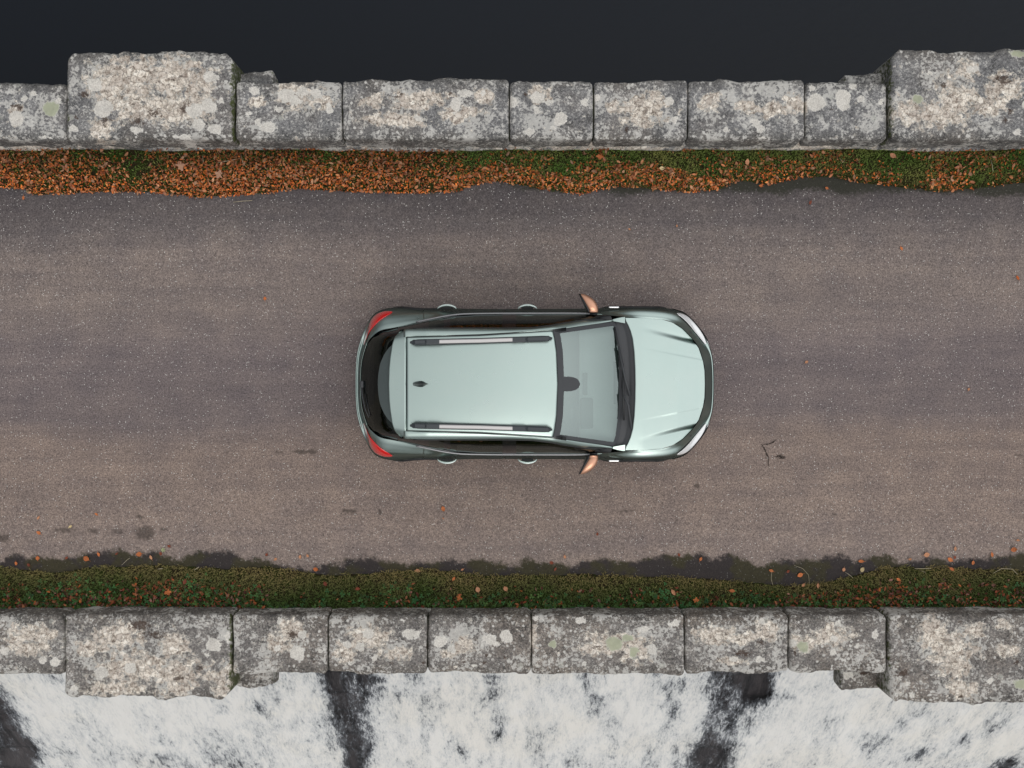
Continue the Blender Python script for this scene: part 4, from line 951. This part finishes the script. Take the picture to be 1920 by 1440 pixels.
# windscreen surface
TOPX = interp([0, 60, 85, 100], [1046.5, 1044, 1040.5, 1037]); 
def WS(s, t):
    a = abs(t); dt = 100*t; db = 117.5*t
    top = P(float(TOPX(abs(dt))), dt, 1.565-.035*a**2); bot = P(float(WSF(abs(db))), db, 1.055-.03*a**2)
    p_ = top*(1-s)+bot*s; bul = math.sin(math.pi*s)*.014*(1-a**4*.6); return p_+np.array([.5, 0, .85])*bul
def wpatch(name, s0, s1, t0, t1, ns, ntt, mat, off=0., parent=None):
    V = [WS(s0+(s1-s0)*i/(ns-1), t0+(t1-t0)*j/(ntt-1))+np.array([.5, 0, .85])*off for i in range(ns) for j in range(ntt)]
    return part(name, V, gridfaces(ns, ntt), mat, parent, ctr=(.9, 0, -5))
ws = wpatch('windscreen', .0, 1., -1, 1, 30, 50, WGLASS)
wb = wpatch('glass_border', .0, .088, -1, 1, 6, 50, COWL, .002, ws)
for sg in (1, -1): wpatch('glass_border', .088, 1., sg*.935, sg*1., 26, 5, COWL, .002, ws)
wpatch('glass_border', .955, 1., -.935, .935, 4, 50, COWL, .002, ws)
V = []      # sensor housing behind the mirror
for i in range(14):
    s0 = .07+.255*i/13; hw = .135*(1-(i/13)**3.2)**.5+.001
    for j in range(9): V.append(WS(s0, -.0+hw*(j-4)/4)+np.array([.5, 0, .85])*.003)
part('mirror_sensor_housing', V, gridfaces(14, 9), COWL, ws, ctr=(.9, 0, -5))
# roof
SEAM = interp([728, 762, 900, 1000, 1040, 1050], [86, 87.5, 91, 97.5, 100, 101])
def roof_z(px, f): return 1.618-(3.3e-6 if px > 925 else 2.0e-6)*(px-925)**2-.040*abs(f)**2.4
V = []; n = 70
for i in range(n):
    for j in range(61):
        f = -1+2*j/60; d = f*87.5; hi = float(TOPX(abs(f)*100))-.6; px = 762+(hi-762)*i/(n-1)
        V.append(P(px, f*float(SEAM(px)), roof_z(px, f)))
part('roof', V, gridfaces(n, 61), PAINT, ctr=(0, 0, -5), solid=.012)
# roof side frame running into the windscreen pillar (body colour)
GX = [748, 762, 800, 900, 960, 1000, 1037, 1056, 1094, 1125, 1150]
GO = interp(GX, [101.5, 103.5, 104.5, 104.5, 104.5, 105.5, 110, 114, 119.5, 120.5, 120]); GZ = interp(GX, [1.46, 1.475, 1.485, 1.49, 1.49, 1.485, 1.455, 1.39, 1.24, 1.12, 1.055])
GI = interp(GX, [84, 88.5, 89.5, 92, 95.5, 98.5, 101, 104, 109.5, 113.8, 117.3]); GIZ = interp(GX, [1.50, 1.52, 1.545, 1.555, 1.56, 1.555, 1.525, 1.475, 1.305, 1.17, 1.06])
for s in (1, -1):
    V = []; ps = np.linspace(757, 1150, 90)
    for px in ps:
        a = P(px, float(GI(px)), float(GIZ(px))); b = P(px, float(GO(px)), float(GZ(px)))
        for k in range(9):
            t = k/8; p_ = a*(1-t)+b*t; p_ = p_+np.array([0, .5, .85])*.016*math.sin(math.pi*t)*(1 if px < 1040 else .7); V.append(p_*np.array([1, s, 1]))
    part('roof_side_frame', V, gridfaces(len(ps), 9), PAINT, ctr=(0, 0, 0), solid=.01)
    V = []      # black drip channel
    for px in ps[:70]:
        a = P(px, float(SEAM(px))-1.5, roof_z(px, .98)-.012); b = P(px, float(GI(px))+1.5, float(GIZ(px))-.002)
        V += [a*np.array([1, s, 1]), b*np.array([1, s, 1])]
    part('roof_channel', V, gridfaces(70, 2), GLOSSB, ctr=(0, 0, -5))
# rear spoiler
REX = interp([0, 30, 50, 75, 89, 97, 101], [728, 729, 731, 735, 740, 747, 753])
V = []; n = 14
for i in range(n):
    for j in range(61):
        f = -1+2*j/60; rear = float(REX(abs(f)*100.5)); t = i/(n-1); px = 760.6+(rear-760.6)*t
        wv_ = 103-(3.5)*t; dy = f*wv_; z = (roof_z(762, min(abs(f)*1.15, 1.0)))-.03*t-.04*max(0, abs(f)-.84)/.16*1.6
        V.append(P(px, dy, z))
for j in range(61):
    f = -1+2*j/60; V.append(P(float(REX(abs(f)*100.5))+1.5, f*99, roof_z(762, min(abs(f)*1.1, 1.))-.075))
part('rear_spoiler', V, gridfaces(n+1, 61), PAINT, ctr=(-1.2, 0, 1.0), solid=.01)
# rear window: curved pane from under the spoiler to the tailgate lip
Bl = [(676.5, 0), (677, 20), (679, 42), (683.5, 60), (690, 77), (698, 88), (714.5, 99.5), (744, 105.5)]
Tl = [(731, 0), (731.5, 18), (733, 36), (736, 52), (740, 66), (744, 77), (750, 88), (757, 96)]
bt = np.linspace(0, 1, 8); Bx = interp(bt, [b_[0] for b_ in Bl]); By = interp(bt, [b_[1] for b_ in Bl]); Tx = interp(bt, [b_[0] for b_ in Tl]); Ty = interp(bt, [b_[1] for b_ in Tl])
BZ = interp([0, .5, .75, 1], [1.005, 1.015, 1.04, 1.075])
def RW(s, t, off=0.):
    a = abs(t); sg = 1 if t >= 0 else -1
    top = P(float(Tx(a)), float(Ty(a)), 1.49-.03*a); bot = P(float(Bx(a))+.8, float(By(a))-.6, float(BZ(a)))
    p_ = top*(1-s)+bot*s+np.array([-.75, .35*a, .5])*(math.sin(math.pi*s)*.03+off); return p_*np.array([1, sg, 1])
def rpatch(name, s0, s1, t0, t1, ns, nt_, mat, off=0., parent=None):
    V = [RW(s0+(s1-s0)*i/(ns-1), t0+(t1-t0)*j/(nt_-1), off) for i in range(ns) for j in range(nt_)]
    return part(name, V, gridfaces(ns, nt_), mat, parent, ctr=(0, 0, .8))
rw = rpatch('rear_window', 0, 1, -.80, .80, 16, 80, RGLASS)
for sg in (1, -1): rpatch('rear_pillar', 0, 1, sg*.80, sg*1., 16, 16, GLOSSB, -.001)  # body-colour corners given black to paint in their steep-angle darkness
V = []
for i in range(8):
    for j in range(61):
        t_ = -.74+1.48*j/60; V.append(RW(.34*(1-abs(t_/.76)**2.2)*i/7, t_, .004))
part('painted_glass_reflection', V, gridfaces(8, 61), simple('reflection_grey', (.10, .125, .125), .35), rw, ctr=(0, 0, .8))  # grey crescent: the pane's reflection below the spoiler, painted as a patch
V, Fc = tube([RW(.93, -.02, .02), RW(.90, -.16, .022), RW(.84, -.34, .022), RW(.80, -.46, .016)], [.016, .009, .006, .004], 7, .7); rwp = mesh('rear_wiper', np.array(V)-CO, Fc, COWL, car)
V, Fc = tube([RW(.80, -.14, .012), RW(.74, -.44, .012)], .005, 6); mesh('wiper_blade', np.array(V)-CO, Fc, BLACK, rwp)
V, Fc, _ = rbox(.05, .09, .05, .018, .012); mesh('wiper_pivot', V+RW(.93, 0, .012)-CO, Fc, COWL, rwp)
# side glass and pillars
BB = [(1140, 128.8, 1.045), (1110, 130.5, 1.04), (1094, 131, 1.04), (1056, 131, 1.035), (1000, 131, 1.035), (950, 130.7, 1.035), (900, 130.2, 1.035), (840, 126.8, 1.045), (800, 119.3, 1.065), (775, 113, 1.072), (745, 106.5, 1.075)]
bx = [b_[0] for b_ in BB]; BY = interp(bx, [b_[1] for b_ in BB]); BZ2 = interp(bx, [b_[2] for b_ in BB])
def SG(px, t, s, off=0.):
    q_ = px-(1-0)*0; top = P(px+(6 if px > 1100 else 0), float(GO(px))-.3, float(GZ(px))-.006); bot = P(px, float(BY(px)), float(BZ2(px)))
    p_ = bot*(1-t)+top*t+np.array([0, 1, .4])*(.018*math.sin(math.pi*t)+off); return p_*np.array([1, s, 1])
def sgp(name, pa, pb, mat, s, off=0., n=24, parent=None, lean=0, t0=0., t1=1.):
    V = [SG(pa+(pb-pa)*i/(n-1)+lean*(t0+(t1-t0)*j/8), t0+(t1-t0)*j/8, s, off) for i in range(n) for j in range(9)]
    return part(name, V, gridfaces(n, 9), mat, parent, ctr=(0, 0, .8))
for s in (1, -1):
    sgp('side_window', 1112, 964, DGLASS, s, parent=None); sgp('side_window', 946, 842, DGLASS, s); sgp('quarter_window', 835, 800, DGLASS, s)
    sgp('window_pillar', 1142, 1112, GLOSSB, s, .001, 8); sgp('window_pillar', 968, 942, GLOSSB, s, .002, 8); sgp('window_pillar', 844, 832, GLOSSB, s, .002, 6)
    sgp('rear_pillar', 804, 746, GLOSSB, s, .001, 24)  # black here paints in the dark look of steep body-colour panels
    # thin door frame line along the roof
    pts = [SG(px, 1., s, .003) for px in np.linspace(1130, 775, 50)]; V, Fc = tube(pts, .008, 6); mesh('window_frame', np.array(V)-CO, Fc, BLACK, car)
# roof rails
RY = interp([765, 800, 900, 1000, 1040], [78, 79, 81, 84.5, 86]); 
def rail_pt(px, s, dz=0., dyy=0.): return P(px, 0, 1.63)*np.array([1, 0, 1])+np.array([0, s*(float(RY(px))+dyy)/F*(CAM_H-1.63), dz+(-.02 if px < 775 or px > 1030 else 0)])
def railbar(name, a, b, w0, h0, mat, s, z, parent, n=24, taper=True):
    V = []; pr = [(-1, -1), (-1, .4), (-.6, 1), (.6, 1), (1, .4), (1, -1)]
    for i in range(n):
        t = i/(n-1); px = a+(b-a)*t; k_ = min(1, .35+min(t, 1-t)*12) if taper else 1
        for (c1, c2) in pr:
            q_ = rail_pt(px, s); V.append(q_+np.array([0, c1*w0*(k_ if c1 else 1), (c2*h0*k_ + z)]))
    V = np.array(V); Fc = [(i*6+j, i*6+(j+1) % 6, (i+1)*6+(j+1) % 6, (i+1)*6+j) for i in range(n-1) for j in range(6)]
    V = V-CO; Fc += [tuple(range(6))[::-1], tuple((n-1)*6+j for j in range(6))]
    return mesh(name, V, Fc, mat, parent, False)
for s in (1, -1):
    rr_ = railbar('roof_rail', 768, 1036, .034, .022, RAILD, s, -.015, car, 40)
    railbar('rail_bar', 818, 966, .022, .010, ALU, s, .016, rr_, 12, False)
    for a, b in ((800, 824), (961, 985)): railbar('rail_clamp', a, b, .031, .012, RAILD, s, .020, rr_, 6, False)
    railbar('rail_mount', 770, 800, .030, .02, RAILD, s, .000, rr_, 8); railbar('rail_mount', 985, 1034, .030, .018, RAILD, s, .000, rr_, 10)
# antenna fin
V = []; n = 12
for i in range(n):
    t = i/(n-1); px = 775+28*t; hw = 7*math.sin(math.pi*min(t*.55+.32, 1))**1.3*(1 if t < .95 else .3)*(.55+.6*t if t < .6 else .91*(1-(t-.6)/.4)**.7+.02); h = .07*(1-t)**.7+.004
    for (c1, c2) in ((-1, 0), (-.75, .25), (-.15, 1), (.15, 1), (.75, .25), (1, 0)): V.append(P(px, 0, 1.597)+np.array([0, c1*hw/160, c2*h]))
V = np.array(V)-CO; Fc = [(i*6+j, i*6+j+1, (i+1)*6+j+1, (i+1)*6+j) for i in range(n-1) for j in range(5)]+[tuple(range(6))]
mesh('shark_fin_antenna', V, Fc, GLOSSB, car, False)
# door mirrors
for s in (1, -1):
    mr = bpy.data.objects.new('side_mirror', None); C.objects.link(mr); mr.parent = car
    secs = [(134, 1103, 1121, .06), (138, 1101.5, 1121.5, .085), (144, 1098.5, 1120.5, .092), (150, 1095, 1118.5, .09), (156, 1092, 1114.5, .082), (161, 1089.5, 1109, .068), (165, 1087.5, 1102.5, .052), (168, 1086.3, 1096, .036), (169, 1086.3, 1092, .02)]
    V = []; nn_ = 20
    for d, a, b, hz in secs:
        for k in range(nn_):
            an = 2*math.pi*k/nn_; c1, s1 = math.cos(an), math.sin(an); c1 = np.sign(c1)*abs(c1)**.65 if c1 < 0 else c1
            V.append((P((a+b)/2+(b-a)/2*c1, d, 1.05)*np.array([1, s, 1]))+np.array([0, 0, hz*np.sign(s1)*abs(s1)**.5]))
    V = np.array(V)-CO; Fc = [(i*nn_+k, i*nn_+(k+1) % nn_, (i+1)*nn_+(k+1) % nn_, (i+1)*nn_+k) for i in range(len(secs)-1) for k in range(nn_)]
    Fc += [tuple(range(nn_)), tuple((len(secs)-1)*nn_+k for k in range(nn_))]
    mesh('mirror_cap', V, Fc, BRONZE, mr)
    V = []
    for d, a, b, hz in secs:
        for dx, zz_ in ((-1.6, -1), (1.2, -1), (1.2, 1), (-1.6, 1)): V.append(P(a+1+dx, d, 1.05)*np.array([1, s, 1])+np.array([0, 0, zz_*hz*.93]))
    V = np.array(V)-CO; Fc = [(i*4+k, i*4+(k+1) % 4, (i+1)*4+(k+1) % 4, (i+1)*4+k) for i in range(len(secs)-1) for k in range(4)]+[(0, 1, 2, 3)]
    mesh('mirror_housing', V, Fc, BLACK, mr)
    V = [P(a-1.6, d, 1.05)*np.array([1, s, 1])+np.array([0, 0, zz_*hz*.8]) for d, a, b, hz in secs[1:-1] for zz_ in (-1, 1)]
    mesh('mirror_glass', np.array(V)-CO, gridfaces(7, 2), CHROME, mr)
    pts = [P(1113, s*126, 1.05)-CO, P(1112, s*131, 1.03)-CO, P(1111, s*136, 1.02)-CO]; V, Fc = tube(pts, [.05, .052, .05], 10, .5); mesh('mirror_arm', V, Fc, BLACK, mr)
# wipers
for (b0, b1, piv, mid) in (((1152, 106), (1168, 32), (1181, -22), (1172, 10)), ((1168, 28), (1170, -68), (1184, -84), (1178, -40))):
    zb = lambda px, dy: 1.085 if abs(dy) < 90 else 1.06
    V, Fc = tube([P(b0[0], b0[1], zb(*b0)), P((b0[0]+b1[0])/2, (b0[1]+b1[1])/2, 1.093), P(b1[0], b1[1], zb(*b1))], .014, 7); wp_ = mesh('wiper', np.array(V)-CO, Fc, BLACK, car)
    mb = ((b0[0]+b1[0])/2, (b0[1]+b1[1])/2)
    V, Fc = tube([P(*mb, 1.11), P(*mid, 1.105), P(*piv, 1.07)], [.010, .013, .018], 7); mesh('wiper_arm', np.array(V)-CO, Fc, COWL, wp_)
# interior
V, Fc, _ = rbox(.66, 1.42, .10, .04, .05); V = V+np.array([1.15, 0, .93]); V[:, 0] = .82+(V[:, 0]-.82)*(1-.10*np.abs(V[:, 1]/.7)**2)
da = mesh('dashboard', V-CO, Fc, DASH, car)
for y_, L in ((.14, .27), (-.12, .26)): box('air_vent', np.array([1.27, y_, .986])-CO, (.035, L, .006), DASHD, da, r=.002)
box('instrument_hood', np.array([.92, -.36, .99])-CO, (.16, .38, .06), DASHD, da, r=.025)
box('infotainment_screen', np.array([.90, .0, .98])-CO, (.06, .28, .05), DASHD, da, r=.01)
V = []; Fc = []; nA_, nB_ = 40, 8
for i in range(nA_):
    a = 2*math.pi*i/nA_
    for j in range(nB_):
        b = 2*math.pi*j/nB_; r_ = .18+.014*math.cos(b); q_ = np.array([.014*math.sin(b), r_*math.cos(a), r_*math.sin(a)]); th = R(-28)
        V.append((q_[0]*math.cos(th)-q_[2]*math.sin(th), q_[1], q_[0]*math.sin(th)+q_[2]*math.cos(th)))
Fc = [(i*nB_+j, i*nB_+(j+1) % nB_, ((i+1) % nA_)*nB_+(j+1) % nB_, ((i+1) % nA_)*nB_+j) for i in range(nA_) for j in range(nB_)]
sw = mesh('steering_wheel', np.array(V)+np.array([.72, -.36, .93])-CO, Fc, BLACK, car); box('wheel_hub', np.array([.73, -.36, .92])-CO, (.05, .16, .12), DASHD, sw, r=.02)
for y_ in (.36, -.36):
    st = bpy.data.objects.new('seat', None); C.objects.link(st); st.parent = car
    box('seat_cushion', np.array([.25, y_, .62])-CO, (.5, .5, .16), SEAT, st, r=.05); box('seat_back', np.array([-.02, y_, .95])-CO, (.14, .48, .6), SEAT, st, r=.05); box('headrest', np.array([-.05, y_, 1.33])-CO, (.10, .26, .17), SEAT, st, r=.04)
st = bpy.data.objects.new('seat', None); C.objects.link(st); st.parent = car
box('seat_cushion', np.array([-.62, 0, .62])-CO, (.48, 1.25, .16), SEAT, st, r=.05); box('seat_back', np.array([-.92, 0, .92])-CO, (.14, 1.25, .55), SEAT, st, r=.05)
box('parcel_shelf', np.array([-1.3, 0, 1.02])-CO, (.55, 1.15, .02), SEAT, car, r=.005)
